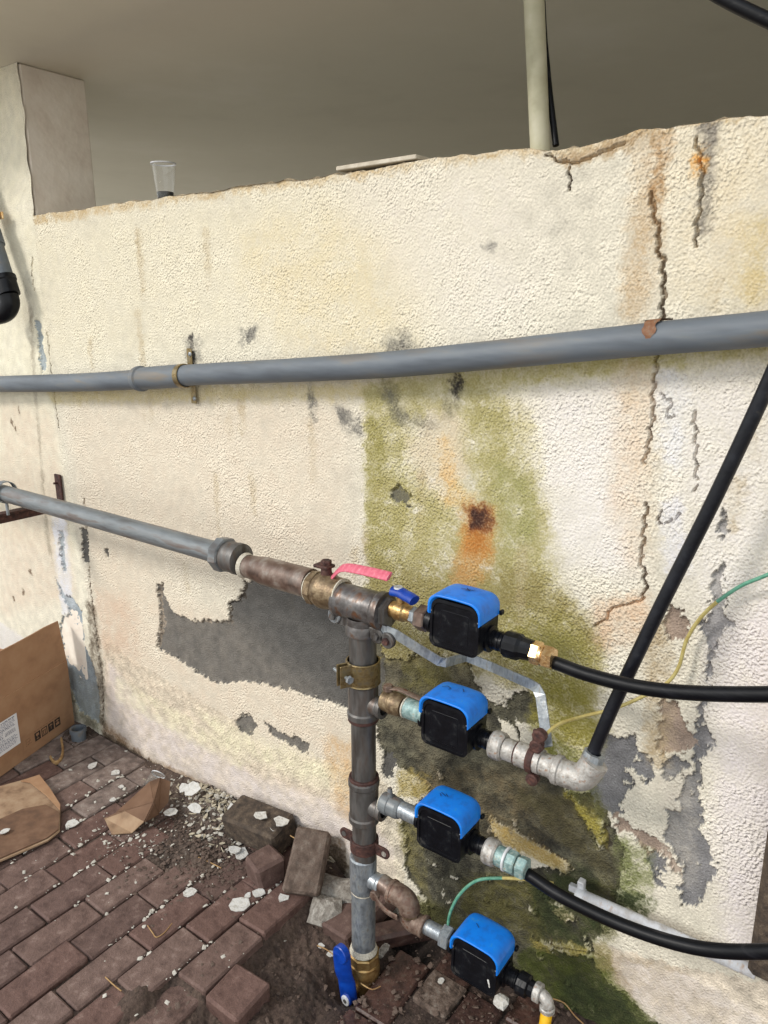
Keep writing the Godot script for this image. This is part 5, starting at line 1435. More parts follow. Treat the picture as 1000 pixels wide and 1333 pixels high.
# ---------------------------------------------------------------- meters
func water_meter(c: Vector3, roll: float, label: String, mark: int) -> Node3D:
	var t := thing("water_meter", label, "meter", c, "blue and black meters on the riser branches")
	t.rotation.z = roll
	var st := S()
	var body := rounded(-0.052, -0.056, 0.052, 0.036, 0.012, 0.016, 6)
	prism(st, body, -0.038, 0.0395, 0.004)
	local("body", st, M.black_plastic, t)
	st = S()
	# raised rim round the front face and a recessed panel inside it
	var outer := rounded(-0.0525, -0.057, 0.0525, 0.0405, 0.014, 0.022, 7)
	var inner := rounded(-0.0465, -0.052, 0.0465, 0.0345, 0.011, 0.018, 7)
	for i in outer.size():
		var j := (i + 1) % outer.size()
		var mid := Vector3((outer[i].x + inner[i].x) / 2, (outer[i].y + inner[i].y) / 2, 0.037)
		var o0 := Vector3(outer[i].x, outer[i].y, 0.0415)
		var o1 := Vector3(outer[j].x, outer[j].y, 0.0415)
		var i0 := Vector3(inner[i].x, inner[i].y, 0.0422)
		var i1 := Vector3(inner[j].x, inner[j].y, 0.0422)
		quad(st, o0, o1, i1, i0, mid)
		quad(st, o0, o1, o1 - Vector3(0, 0, 0.005), o0 - Vector3(0, 0, 0.005), mid)
		quad(st, i0, i1, i1 - Vector3(0, 0, 0.005), i0 - Vector3(0, 0, 0.005), mid)
	local("rim", st, M.black_plastic, t)
	st = S()
	prism(st, rounded(-0.03, -0.044, 0.03, 0.02, 0.003, 0.003, 3), 0.036, 0.0402, 0.0006)
	local("front_panel", st, M.black_plastic, t)
	for s in [-1.0, 1.0]:
		st = S()
		box(st, Vector3(s * 0.0495, 0.014, 0.0415), Vector3(0.003, 0.003, 0.002), 0.0008)
		local("screw", st, M.grey_pipe, t)
	# end spigots
	st = S()
	rod(st, Vector3(0.05, -0.032, -0.006), RX, [Vector2(0, 0.026), Vector2(0.006, 0.026), Vector2(0.008, 0.019), Vector2(0.014, 0.019), Vector2(0.0141, 0.0175), Vector2(0.0195, 0.0175), Vector2(0.0196, 0.019), Vector2(0.0245, 0.019), Vector2(0.0246, 0.0175), Vector2(0.03, 0.0175), Vector2(0.0301, 0.019), Vector2(0.035, 0.019), Vector2(0.035, 0.0)], 22)
	local("spigot", st, M.black_plastic, t)
	st = S()
	rod(st, Vector3(-0.05, -0.032, -0.006), -RX, [Vector2(0, 0.024), Vector2(0.005, 0.024), Vector2(0.007, 0.019), Vector2(0.02, 0.019), Vector2(0.021, 0.023), Vector2(0.028, 0.023), Vector2(0.028, 0.0)], 22)
	local("spigot", st, M.black_plastic, t)
	# the lid: a bowed saddle with a rounded back and a deeper right-hand lip
	st = S()
	st.set_smooth_group(4)
	var prof := PackedVector2Array()
	prof.append(Vector2(-0.0565, 0.012))
	prof.append(Vector2(-0.0562, 0.020))
	for k in 9:
		var a := PI - PI / 2 * k / 8.0
		prof.append(Vector2(-0.0335 + cos(a) * 0.0225, 0.0275 + sin(a) * 0.0225))
	prof.append(Vector2(-0.012, 0.0508))
	prof.append(Vector2(0.012, 0.0508))
	for k in 9:
		var a := PI / 2 - PI / 2 * k / 8.0
		prof.append(Vector2(0.0335 + cos(a) * 0.0225, 0.0275 + sin(a) * 0.0225))
	prof.append(Vector2(0.0562, 0.018))
	prof.append(Vector2(0.0565, 0.011))
	var secs := [[0.0455, 0.0035, 0.0], [0.046, 0.0005, 0.0], [0.0445, 0.0, 0.0], [0.034, 0.0, 0.0015], [0.014, 0.0, 0.0025], [-0.01, 0.0, 0.0025], [-0.026, 0.0005, 0.001], [-0.034, 0.002, 0.0], [-0.04, 0.006, 0.0], [-0.0435, 0.012, 0.0], [-0.0445, 0.02, 0.0]]
	var rows := []
	for s in secs:
		var row := []
		for p in prof:
			var n := p.normalized()
			var dx := 0.0 if absf(p.x) < 0.001 else signf(p.x) * minf(s[1], absf(p.x))
			var dy: float = minf(s[1], maxf(p.y - 0.006, 0.0))
			var crown: float = s[2] * (1.0 - pow(absf(p.x) / 0.058, 2.0)) if p.y > 0.03 else 0.0
			row.append(Vector3(p.x - dx, p.y - dy + crown + n.x * 0.0, s[0]))
		rows.append(row)
	for i in rows.size() - 1:
		for k in prof.size() - 1:
			quad(st, rows[i][k], rows[i][k + 1], rows[i + 1][k + 1], rows[i + 1][k], Vector3(0, 0.0, 0))
	st.set_smooth_group(-1)
	for k in prof.size() - 1:     # back closing
		tri(st, rows[-1][k], rows[-1][k + 1], Vector3(0, 0.012, -0.0445), Vector3.ZERO)
	# front lip thickness
	for k in prof.size() - 1:
		var a: Vector3 = rows[0][k]
		var b: Vector3 = rows[0][k + 1]
		var ia := Vector3(a.x * 0.95, a.y - 0.003 if a.y > 0.02 else a.y, 0.041)
		var ib := Vector3(b.x * 0.95, b.y - 0.003 if b.y > 0.02 else b.y, 0.041)
		quad(st, a, b, ib, ia, Vector3(0, 0, 0))
	local("lid", st, M.blue_plastic, t)
	st = S()
	box(st, Vector3(0.0575, 0.012, -0.036), Vector3(0.007, 0.01, 0.012), 0.002)
	local("hinge", st, M.black_plastic, t)
	st = S()
	box(st, Vector3(0.054, 0.006, 0.012), Vector3(0.006, 0.005, 0.05), 0.0015)
	local("latch", st, M.black_plastic, t)
	if mark > 0:
		st = S()
		var strokes := {1: [[-0.012, 0.0, 0.012, -0.006], [-0.004, -0.012, 0.008, 0.004], [0.0, 0.006, 0.014, -0.012]], 2: [[-0.03, 0.004, -0.022, -0.008], [-0.022, -0.008, -0.012, -0.002], [-0.012, -0.002, -0.014, 0.008], [0.008, -0.02, 0.016, -0.006]], 3: [[-0.022, -0.004, -0.008, 0.004], [-0.022, 0.002, -0.016, 0.012], [-0.012, -0.006, -0.004, 0.002]], 4: [[-0.022, -0.004, -0.012, 0.006]]}
		for s in strokes[mark]:
			var a := Vector3(s[0], 0.0548, s[1] * 0.7)
			var b := Vector3(s[2], 0.0548, s[3] * 0.7)
			var w := (b - a).cross(UP).normalized() * 0.0008
			quad(st, a - w, b - w, b + w, a + w, Vector3(0, 0, 0))
		local("pen_mark", st, M.marker_ink, t.get_node("lid"))
	return t

func local(n: String, st: SurfaceTool, m: Material, parent: Node) -> void:
	var o := obj(n, st, m, parent)
	o.position = Vector3.ZERO

func build_branches() -> void:
	var z := 0.202
	var c1 := Vector3(-0.652, 0.944, z)
	var c2 := Vector3(-0.668, 0.730, z)
	var c3 := Vector3(-0.675, 0.486, z)
	var c4 := Vector3(-0.584, 0.209, z)
	water_meter(c1, -0.02, "topmost blue-lidded black meter with a brass coupling on its right", 1)
	water_meter(c2, 0.0, "second blue-lidded black meter from the top, joined to the pale steel elbow", 2)
	water_meter(c3, 0.0, "third blue-lidded black meter from the top, joined to a green-tinged brass coupling", 3)
	var low := water_meter(c4, -0.03, "lowest blue-lidded black meter, just above the wet pavers", 4)
	var sp := S()
	for d in [[0.036, -0.024, 0.004, 0.012], [0.038, -0.032, 0.003, 0.008]]:
		box(sp, Vector3(d[0], d[1], 0.041), Vector3(d[2], d[3], 0.0016), 0.0005, Basis(FZ, 0.3))
	local("paint_splash", sp, M.flake_white, low)
	var st: SurfaceTool
	# branch 1: small brass valve, nut, meter, black union, brass coupling
	var t := thing("ball_valve", "small brass valve with a blue butterfly handle beside the top tee", "valve", Vector3(-0.8, 0.91, z))
	var p := Vector3(-0.824, 0.916, 0.198)
	st = S()
	rod(st, p, RX, [Vector2(0, 0), Vector2(0, 0.017), Vector2(0.01, 0.017), Vector2(0.012, 0.02), Vector2(0.03, 0.02), Vector2(0.034, 0.0165), Vector2(0.05, 0.0165), Vector2(0.05, 0)])
	taper(st, p + Vector3(0.02, 0.016, 0), UP, 0.018, 0.009, 0.008)
	obj("body", st, M.brass, t)
	st = S()
	nut(st, p + Vector3(0.054, -0.001, 0), RX, 0.014, 0.018)
	obj("collar", st, M.galvanised, t)
	st = S()
	lever(st, [p + Vector3(0.0, 0.04, 0.0), p + Vector3(0.02, 0.041, 0.001), p + Vector3(0.034, 0.039, 0.004), p + Vector3(0.05, 0.038, 0.008), p + Vector3(0.061, 0.036, 0.011)], Vector3(0, -0.35, 1), 0.026, 0.0095)
	obj("handle", st, M.blue_handle, t)
	st = S()
	rod(st, p + Vector3(0.014, 0.048, 0), UP, [Vector2(0, 0.009), Vector2(0.004, 0.009), Vector2(0.0035, 0.004), Vector2(0.0035, 0)], 16)
	obj("handle_cap", st, M.white_plastic, t)
	t = thing("hex_nut", "brown steel hex nut between the small brass valve and the topmost meter", "fitting", Vector3(-0.74, 0.912, z))
	st = S()
	nut(st, Vector3(-0.751, 0.913, 0.194), RX, 0.024, 0.0265)
	obj("nut", st, M.brown_steel, t)
	st = S()
	ring(st, Vector3(-0.736, 0.913, 0.193), RX, 0.012, 0.022)
	obj("washer", st, M.black_plastic, t)
	t = thing("black_union", "black plastic union nut on the right of the topmost meter", "fitting", Vector3(-0.56, 0.91, z))
	st = S()
	var u := Vector3(-0.566, 0.91, z - 0.006)
	rod(st, u, RX, [Vector2(-0.004, 0.0), Vector2(-0.004, 0.022), Vector2(0, 0.025), Vector2(0.026, 0.025), Vector2(0.032, 0.021), Vector2(0.052, 0.019), Vector2(0.052, 0.0)], 12, true)
	obj("nut", st, M.black_plastic, t)
	t = thing("brass_coupling", "shiny brass compression coupling at the start of the upper black hose", "fitting", Vector3(-0.515, 0.908, z))
	u = Vector3(-0.515, 0.908, z - 0.007)
	for k in 2:
		st = S()
		nut(st, u + Vector3(0.008 + 0.024 * k, -0.002 * k, 0), RX, 0.019, 0.0215, 6, 0.5 * k)
		obj("nut", st, M.bright_brass, t)
	st = S()
	ring(st, u + Vector3(0.018, -0.001, 0), RX, 0.008, 0.018)
	obj("sleeve", st, M.bright_brass, t)
	# branch 2: old valve, galvanised nipple, meter, pale steel run, elbow
	t = thing("branch_valve", "old brown brass valve with rusty lever on the second branch", "valve", Vector3(-0.82, 0.705, z))
	st = S()
	rod(st, Vector3(-0.845, 0.704, 0.198), RX, [Vector2(0, 0), Vector2(0, 0.022), Vector2(0.02, 0.0235), Vector2(0.022, 0.025), Vector2(0.04, 0.024), Vector2(0.05, 0.021), Vector2(0.052, 0)])
	obj("body", st, M.old_brass, t)
	st = S()
	ring(st, Vector3(-0.789, 0.704, 0.197), RX, 0.004, 0.0222)
	obj("tape", st, M.white_tape, t)
	st = S()
	nut(st, Vector3(-0.835, 0.735, 0.198), UP, 0.014, 0.011)
	sweep(st, spline([Vector3(-0.84, 0.733, 0.2), Vector3(-0.81, 0.737, 0.192), Vector3(-0.78, 0.73, 0.186), Vector3(-0.745, 0.722, 0.18)], 5), 0.003, 8, 0.008, FZ)
	obj("handle", st, M.rusty_iron, t)
	st = S()
	rod(st, Vector3(-0.786, 0.704, 0.197), RX, [Vector2(0, 0), Vector2(0, 0.0215), Vector2(0.04, 0.0215), Vector2(0.046, 0.0225), Vector2(0.048, 0)])
	obj("nipple", st, M.green_brass, t)
	t = thing("steel_branch", "pale corroded steel run with sleeves and an elbow right of the second meter", "pipe", Vector3(-0.5, 0.69, z))
	var q := Vector3(-0.585, 0.696, z - 0.004)
	st = S()
	rod(st, q, RX, [Vector2(0, 0.015), Vector2(0, 0.026), Vector2(0.004, 0.028), Vector2(0.022, 0.0275), Vector2(0.026, 0.024), Vector2(0.027, 0.0)], 12)
	obj("sleeve", st, M.old_galvanised, t)
	st = S()
	rod(st, q + Vector3(0.027, -0.001, 0), RX, [Vector2(0, 0), Vector2(0, 0.0215), Vector2(0.023, 0.0215), Vector2(0.0232, 0.019), Vector2(0.026, 0.019), Vector2(0.0262, 0.0235), Vector2(0.075, 0.0235), Vector2(0.0752, 0.0)])
	obj("sleeve", st, M.old_galvanised, t)
	st = S()
	ring(st, q + Vector3(0.053, -0.001, 0), RX, 0.003, 0.0236, 0.01)
	obj("rust_ring", st, M.rust, t)
	st = S()
	rod(st, q + Vector3(0.1, -0.003, 0), RX, [Vector2(0, 0), Vector2(0, 0.021), Vector2(0.022, 0.021), Vector2(0.023, 0.023), Vector2(0.034, 0.023), Vector2(0.035, 0)])
	obj("nipple", st, M.old_galvanised, t)
	st = S()
	var e0 := q + Vector3(0.132, -0.004, 0)
	sweep(st, spline([e0, e0 + Vector3(0.025, -0.002, 0), e0 + Vector3(0.048, 0.003, -0.002), e0 + Vector3(0.06, 0.022, -0.006), e0 + Vector3(0.066, 0.036, -0.009)], 5), 0.0245, 20)
	ring(st, e0 + Vector3(0.002, 0, 0), RX, 0.012, 0.0275)
	obj("elbow", st, M.old_galvanised, t)
	t = thing("pipe_clamp", "rusty bolted clamp on the pale steel run beside the elbow", "pipe clip", q + Vector3(0.09, 0, 0))
	st = S()
	ring(st, q + Vector3(0.084, -0.002, 0), RX, 0.014, 0.026, 0.02)
	obj("band", st, M.rust, t)
	st = S()
	for k in 2:
		rod(st, q + Vector3(0.094 + 0.004 * k, 0.034 + 0.022 * k, 0.008), FZ, [Vector2(-0.008, 0), Vector2(-0.008, 0.013), Vector2(0.005, 0.013), Vector2(0.007, 0.01), Vector2(0.007, 0)], 14)
	rod(st, q + Vector3(0.09, -0.036, 0.01), FZ, [Vector2(-0.008, 0), Vector2(-0.008, 0.012), Vector2(0.005, 0.012), Vector2(0.007, 0.009), Vector2(0.007, 0)], 14)
	box(st, q + Vector3(0.092, 0.015, 0.005), Vector3(0.016, 0.1, 0.008), 0.002)
	obj("lugs", st, M.rust, t)
	# branch 3
	t = thing("branch_valve", "grey steel valve with a stub lever on the third branch", "valve", Vector3(-0.82, 0.44, z))
	st = S()
	rod(st, Vector3(-0.85, 0.452, 0.198), RX, [Vector2(0, 0), Vector2(0, 0.0215), Vector2(0.004, 0.023), Vector2(0.022, 0.0245), Vector2(0.024, 0.0225), Vector2(0.043, 0.0225), Vector2(0.05, 0.02), Vector2(0.052, 0)])
	obj("body", st, M.grey_pipe, t)
	st = S()
	ring(st, Vector3(-0.849, 0.452, 0.198), RX, 0.003, 0.0222)
	obj("tape", st, M.white_tape, t)
	st = S()
	taper(st, Vector3(-0.828, 0.472, 0.198), Vector3(-0.1, 1, 0), 0.022, 0.007, 0.005)
	obj("stem", st, M.grey_pipe, t)
	st = S()
	rod(st, Vector3(-0.8, 0.453, 0.197), RX, [Vector2(0, 0), Vector2(0, 0.0185), Vector2(0.05, 0.0185), Vector2(0.05, 0)])
	obj("nipple", st, M.galvanised, t)
	t = thing("green_coupling", "green-tinged brass coupling with a white band at the start of the lower black hose", "fitting", Vector3(-0.56, 0.45, z))
	q = Vector3(-0.59, 0.452, z - 0.005)
	st = S()
	rod(st, q, RX, [Vector2(0, 0.012), Vector2(0, 0.025), Vector2(0.004, 0.027), Vector2(0.022, 0.0265), Vector2(0.026, 0.0225), Vector2(0.026, 0.0)], 14)
	obj("nut", st, M.old_galvanised, t)
	st = S()
	rod(st, q + Vector3(0.025, -0.001, 0), RX, [Vector2(0, 0), Vector2(0, 0.0205), Vector2(0.018, 0.0205), Vector2(0.018, 0)])
	nut(st, q + Vector3(0.058, -0.002, 0), RX, 0.02, 0.023, 8)
	obj("body", st, M.green_brass, t)
	st = S()
	ring(st, q + Vector3(0.0455, -0.001, 0), RX, 0.005, 0.024)
	obj("white_band", st, M.white_plastic, t)
	st = S()
	nut(st, q + Vector3(0.08, -0.003, 0), RX, 0.02, 0.022, 6, 0.6)
	obj("nut", st, M.green_brass, t)
	# branch 4: nipple, elbow down, elbow right, chrome nipple, meter
	t = thing("rusty_elbow_branch", "rust-brown pair of elbows leading down from the galvanised tee to the lowest meter", "pipe", Vector3(-0.79, 0.2, z))
	st = S()
	pipe(st, Vector3(-0.852, 0.232 + 0.004, 0.2), Vector3(-0.82, 0.232, 0.2), 0.021)
	obj("nipple", st, M.brown_steel, t)
	st = S()
	var ey: float = 0.232 - 0.002
	var y4 := c4.y - 0.032
	sweep(st, spline([Vector3(-0.825, ey, 0.2), Vector3(-0.8, ey, 0.2), Vector3(-0.782, ey - 0.005, 0.2), Vector3(-0.774, ey - 0.018, 0.2), Vector3(-0.773, ey - 0.026, 0.2)], 6), 0.0245, 20)
	ring(st, Vector3(-0.82, ey, 0.2), RX, 0.01, 0.0265)
	obj("elbow", st, M.rusty_iron, t)
	st = S()
	nut(st, Vector3(-0.773, ey - 0.03, 0.2), UP, 0.012, 0.0235)
	obj("nut", st, M.old_brass, t)
	st = S()
	sweep(st, spline([Vector3(-0.774, ey - 0.034, 0.2), Vector3(-0.774, y4 + 0.012, 0.2), Vector3(-0.767, y4 + 0.003, 0.2), Vector3(-0.752, y4 + 0.001, 0.199), Vector3(-0.735, y4 + 0.003, 0.198)], 6), 0.0225, 20)
	ring(st, Vector3(-0.735, y4 + 0.003, 0.198), RX, 0.01, 0.0245)
	obj("elbow", st, M.rusty_iron, t)
	st = S()
	sweep(st, spline([Vector3(-0.85, ey - 0.008, 0.226), Vector3(-0.838, ey - 0.02, 0.229), Vector3(-0.812, ey - 0.03, 0.23), Vector3(-0.785, ey - 0.03, 0.23)], 5), 0.003, 8, 0.008, UP)
	nut(st, Vector3(-0.852, ey - 0.01, 0.224), FZ, 0.014, 0.012)
	obj("lever", st, M.rusty_iron, t)
	st = S()
	pipe(st, Vector3(-0.735, y4 + 0.004, 0.196), Vector3(-0.69, y4 + 0.002, 0.192), 0.0165)
	obj("nipple", st, M.galvanised, t)
	st = S()
	nut(st, Vector3(-0.678, y4 + 0.002, 0.191), RX, 0.024, 0.026)
	obj("nut", st, M.galvanised, t)
	t = thing("black_union", "black plastic union nut on the right of the lowest meter", "fitting", Vector3(-0.5, y4, z))
	st = S()
	u = Vector3(-0.502, y4 - 0.003, z - 0.006)
	rod(st, u, RX, [Vector2(-0.004, 0.0), Vector2(-0.004, 0.02), Vector2(0, 0.0235), Vector2(0.02, 0.023), Vector2(0.023, 0.017), Vector2(0.036, 0.0155), Vector2(0.036, 0.0)], 12, true)
	obj("nut", st, M.black_plastic, t)
	t = thing("yellow_hose", "yellow hose hanging from a grey elbow beside the lowest meter", "hose", u + Vector3(0.07, 0, 0))
	st = S()
	ring(st, u + Vector3(0.041, 0, 0), RX, 0.014, 0.0195)
	sweep(st, spline([u + Vector3(0.045, 0, 0), u + Vector3(0.056, -0.001, 0.002), u + Vector3(0.063, -0.006, 0.004), u + Vector3(0.065, -0.014, 0.006)], 5), 0.0125, 16)
	ring(st, u + Vector3(0.065, -0.018, 0.007), UP, 0.011, 0.0155)
	obj("elbow", st, M.old_galvanised, t)
	st = S()
	var h0 := u + Vector3(0.0655, -0.022, 0.008)
	sweep(st, spline([h0, h0 + Vector3(0.004, -0.04, 0.02), h0 + Vector3(0.02, -0.09, 0.06), h0 + Vector3(0.05, -0.13, 0.14), h0 + Vector3(0.1, -0.158, 0.3)], 7), 0.0115, 14)
	obj("hose", st, M.yellow_hose, t)

func build_hoses() -> void:
	var st := S()
	sweep(st, spline([Vector3(-0.503, 0.896, 0.190), Vector3(-0.469, 0.897, 0.192), Vector3(-0.409, 0.897, 0.200), Vector3(-0.320, 0.906, 0.210), Vector3(-0.235, 0.927, 0.220), Vector3(-0.128, 0.966, 0.235), Vector3(-0.045, 1.005, 0.250), Vector3(0.040, 1.065, 0.280)], 6), 0.0122, 18)
	single("black_hose", st, M.black_hose, "upper glossy black hose curving right from the shiny brass coupling", "hose")
	st = S()
	sweep(st, spline([Vector3(-0.538, 0.434, 0.190), Vector3(-0.495, 0.435, 0.193), Vector3(-0.427, 0.429, 0.200), Vector3(-0.323, 0.428, 0.200), Vector3(-0.229, 0.441, 0.200), Vector3(-0.156, 0.465, 0.200), Vector3(-0.079, 0.513, 0.205), Vector3(0.009, 0.587, 0.220), Vector3(0.096, 0.698, 0.250)], 6), 0.0122, 18)
	single("black_hose", st, M.black_hose, "lower black hose curving right from the green-tinged coupling over the white conduit", "hose")
	st = S()
	sweep(st, spline([Vector3(-0.401, 0.714, 0.181), Vector3(-0.371, 0.837, 0.160), Vector3(-0.318, 1.021, 0.130), Vector3(-0.258, 1.212, 0.110), Vector3(-0.204, 1.396, 0.100), Vector3(-0.156, 1.569, 0.100)], 6), 0.0118, 18)
	single("black_pipe", st, M.black_pipe, "black plastic pipe slanting up to the right from the pale steel elbow", "pipe")
	st = S()
	var a: Vector3 = Vector3(-0.394, 0.730, 0.181)
	rod(st, a, Vector3(-0.371, 0.837, 0.160) - a, [Vector2(-0.02, 0.018), Vector2(-0.02, 0.0205), Vector2(0.01, 0.0195), Vector2(0.01, 0.012)], 8, true)
	single("pipe_collar", st, M.galvanised, "grey metal collar where the slanting black pipe meets the elbow", "fitting")
	# overhead hose crosses the top right corner
	var st2 := S()
	sweep(st2, spline([Vector3(-0.412, 1.961, 0.300), Vector3(-0.313, 1.887, 0.300), Vector3(-0.270, 1.856, 0.300), Vector3(-0.221, 1.825, 0.300), Vector3(-0.171, 1.796, 0.300), Vector3(-0.064, 1.749, 0.300)], 6), 0.008, 14)
	single("overhead_hose", st2, M.black_hose, "thin black hose overhead crossing the top right corner under the slab", "hose")
	# earthing strip from the riser clamp, bent behind the top meter, to the steel run
	st = S()
	bent_strip(st, [Vector3(-0.839, 0.876, 0.215), Vector3(-0.808, 0.870, 0.210), Vector3(-0.764, 0.842, 0.190), Vector3(-0.727, 0.817, 0.170), Vector3(-0.718, 0.813, 0.160), Vector3(-0.703, 0.806, 0.100), Vector3(-0.650, 0.795, 0.090), Vector3(-0.550, 0.801, 0.120), Vector3(-0.533, 0.799, 0.125), Vector3(-0.522, 0.788, 0.130), Vector3(-0.500, 0.762, 0.160), Vector3(-0.483, 0.743, 0.185), Vector3(-0.473, 0.732, 0.200)], Vector3(0.25, 0.15, 0.95), 0.02, 0.004)
	single("earthing_strip", st, M.galvanised, "bent grey metal strip running from the riser clamp behind the topmost meter", "metal strip")
	# striped earth wires
	var pts := spline([Vector3(-0.077, 1.160, 0.050), Vector3(-0.176, 1.083, 0.040), Vector3(-0.220, 1.048, 0.035), Vector3(-0.265, 0.993, 0.030), Vector3(-0.292, 0.934, 0.028), Vector3(-0.301, 0.875, 0.030), Vector3(-0.318, 0.838, 0.035), Vector3(-0.352, 0.805, 0.040), Vector3(-0.401, 0.770, 0.060), Vector3(-0.445, 0.757, 0.100), Vector3(-0.469, 0.761, 0.160), Vector3(-0.478, 0.755, 0.195)], 8)
	wire(pts, "green-yellow wire looping down the right of the wall to the rusty clamp", 0.24)
	pts = spline([Vector3(-0.672, 0.177, 0.190), Vector3(-0.681, 0.188, 0.185), Vector3(-0.680, 0.231, 0.180), Vector3(-0.661, 0.287, 0.175), Vector3(-0.627, 0.334, 0.165), Vector3(-0.576, 0.364, 0.160), Vector3(-0.508, 0.395, 0.160), Vector3(-0.460, 0.412, 0.160)], 8)
	wire(pts, "green-yellow wire arching over the lowest meter behind the lower hose", 0.72)
	# white conduit and its clip
	st = S()
	var w0: Vector3 = Vector3(-0.452, 0.301, 0.035)
	var w1: Vector3 = Vector3(-0.104, 0.310, 0.035)
	pipe(st, w0, w1, 0.0125)
	var t := thing("white_conduit", "white plastic conduit low on the wall behind the lower black hose", "pipe", w0)
	obj("pipe", st, M.dirty_white, t)
	st = S()
	var w := (w1 - w0).normalized()
	ring(st, w0 + w * 0.006, w, 0.018, 0.0155, 0.0125)
	box(st, w0 + Vector3(0.004, 0.018, -0.008), Vector3(0.014, 0.024, 0.018), 0.002)
	box(st, w0 + Vector3(-0.012, -0.004, -0.014), Vector3(0.024, 0.016, 0.014), 0.002)
	obj("clip", st, M.white_plastic, t)
	# the end of a post at the right
	t = thing("flaking_post", "pinkish painted post with peeling dark foot at the right edge", "post", Vector3(-0.08, 0.32, 0.03))
	st = S()
	box(st, Vector3(-0.06, 1.25, 0.03), Vector3(0.12, 1.09, 0.06), 0.004)
	obj("post", st, M.column_side, t)
	st = S()
	box(st, Vector3(-0.061, 0.515, 0.03), Vector3(0.114, 0.4, 0.056), 0.01, Basis(), 0.003)
	obj("bare_foot", st, M.dark_brick, t)

func wire(pts: PackedVector3Array, label: String, green_to: float) -> void:
	var t := thing("earth_wire", label, "wire", pts[0])
	var n := int(pts.size() * green_to)
	var st := S()
	sweep(st, pts.slice(0, n + 1), 0.0034, 8)
	obj("green_length", st, M.wire_green, t)
	st = S()
	sweep(st, pts.slice(n), 0.0034, 8)
	obj("yellow_length", st, M.wire_yellow, t)

func build_above() -> void:
	# pale pipe standing on the coping up to the slab
	var st := S()
	var b: Vector3 = Vector3(-0.658, 1.798, -0.040)
	var top: Vector3 = Vector3(-0.684, 2.040, -0.040)
	var ax := (top - b).normalized()
	pipe(st, Vector3(b.x, 1.77, b.z), Vector3(b.x, 1.77, b.z) + ax * 0.45, 0.0185)
	single("standing_pipe", st, M.pale_pipe, "pale cream pipe standing on the wall top and rising to the slab", "pipe")
	st = S()
	sweep(st, spline([Vector3(-0.634, 1.797, -0.050), Vector3(-0.643, 1.831, -0.055), Vector3(-0.656, 1.885, -0.060), Vector3(-0.669, 1.934, -0.070), Vector3(-0.682, 2.000, -0.075), Vector3(-0.696, 2.102, -0.080)], 6), 0.006, 10)
	single("black_cable", st, M.black_hose, "thin black cable behind the pale pipe on the wall top", "cable")
	# a small board lying on the coping
	st = S()
	box(st, Vector3(-1.021, 1.803, -0.045), Vector3(0.215, 0.009, 0.075), 0.0015, Basis(UP, -0.03))
	single("board", st, M.board, "thin pale board lying on top of the wall", "board")
	# clear plastic cup with dregs
	var c: Vector3 = Vector3(-1.762, 1.814, -0.050)
	c.y = 1.795
	var t := thing("plastic_cup", "clear plastic cup with dark dregs standing on the wall top", "cup", c)
	st = S()
	rod(st, c, UP, [Vector2(0.001, 0), Vector2(0.001, 0.0215), Vector2(0.004, 0.0225), Vector2(0.086, 0.0315), Vector2(0.087, 0.0335), Vector2(0.09, 0.0335), Vector2(0.0905, 0.0325)], 28)
	obj("cup", st, M.clear_plastic, t)
	st = S()
	rod(st, c, UP, [Vector2(0.088, 0.0305), Vector2(0.0885, 0.034), Vector2(0.0915, 0.034), Vector2(0.0915, 0.0305), Vector2(0.088, 0.0305)], 28)
	obj("lip", st, M.white_plastic, t)
	st = S()
	rod(st, c, UP, [Vector2(0.003, 0), Vector2(0.003, 0.0205), Vector2(0.018, 0.0222), Vector2(0.019, 0.021), Vector2(0.019, 0)], 24)
	obj("dregs", st, M.black_plastic, t)

# ---------------------------------------------------------------- clutter on the floor
func on_soil(p: Vector3, lift := 0.0) -> Vector3:
	return Vector3(p.x, maxf(soil_y(p.x, p.z), 0.001 if p.x < -1.14 and p.x > -3.2 else -1.0) + lift, p.z)

func label_texture() -> ImageTexture:
	var im := Image.create(128, 160, false, Image.FORMAT_RGB8)
	im.fill(rgb(214, 214, 216))
	var r := RandomNumberGenerator.new()
	r.seed = 4
	for k in 20:
		var y := 8 + k * 7
		var x := 8
		if k == 8 or k == 9 or k == 10:
			for b in 22:
				im.fill_rect(Rect2i(70 + b * 2, y, r.randi_range(1, 2) if b % 2 else 0, 6), rgb(60, 64, 84))
		while x < (62 if k > 6 and k < 13 else 112):
			var w := r.randi_range(3, 12)
			im.fill_rect(Rect2i(x, y, w, 3 if k % 5 else 4), rgb(110, 116, 136) if k % 5 else rgb(70, 76, 100))
			x += w + 3
	return ImageTexture.create_from_image(im)

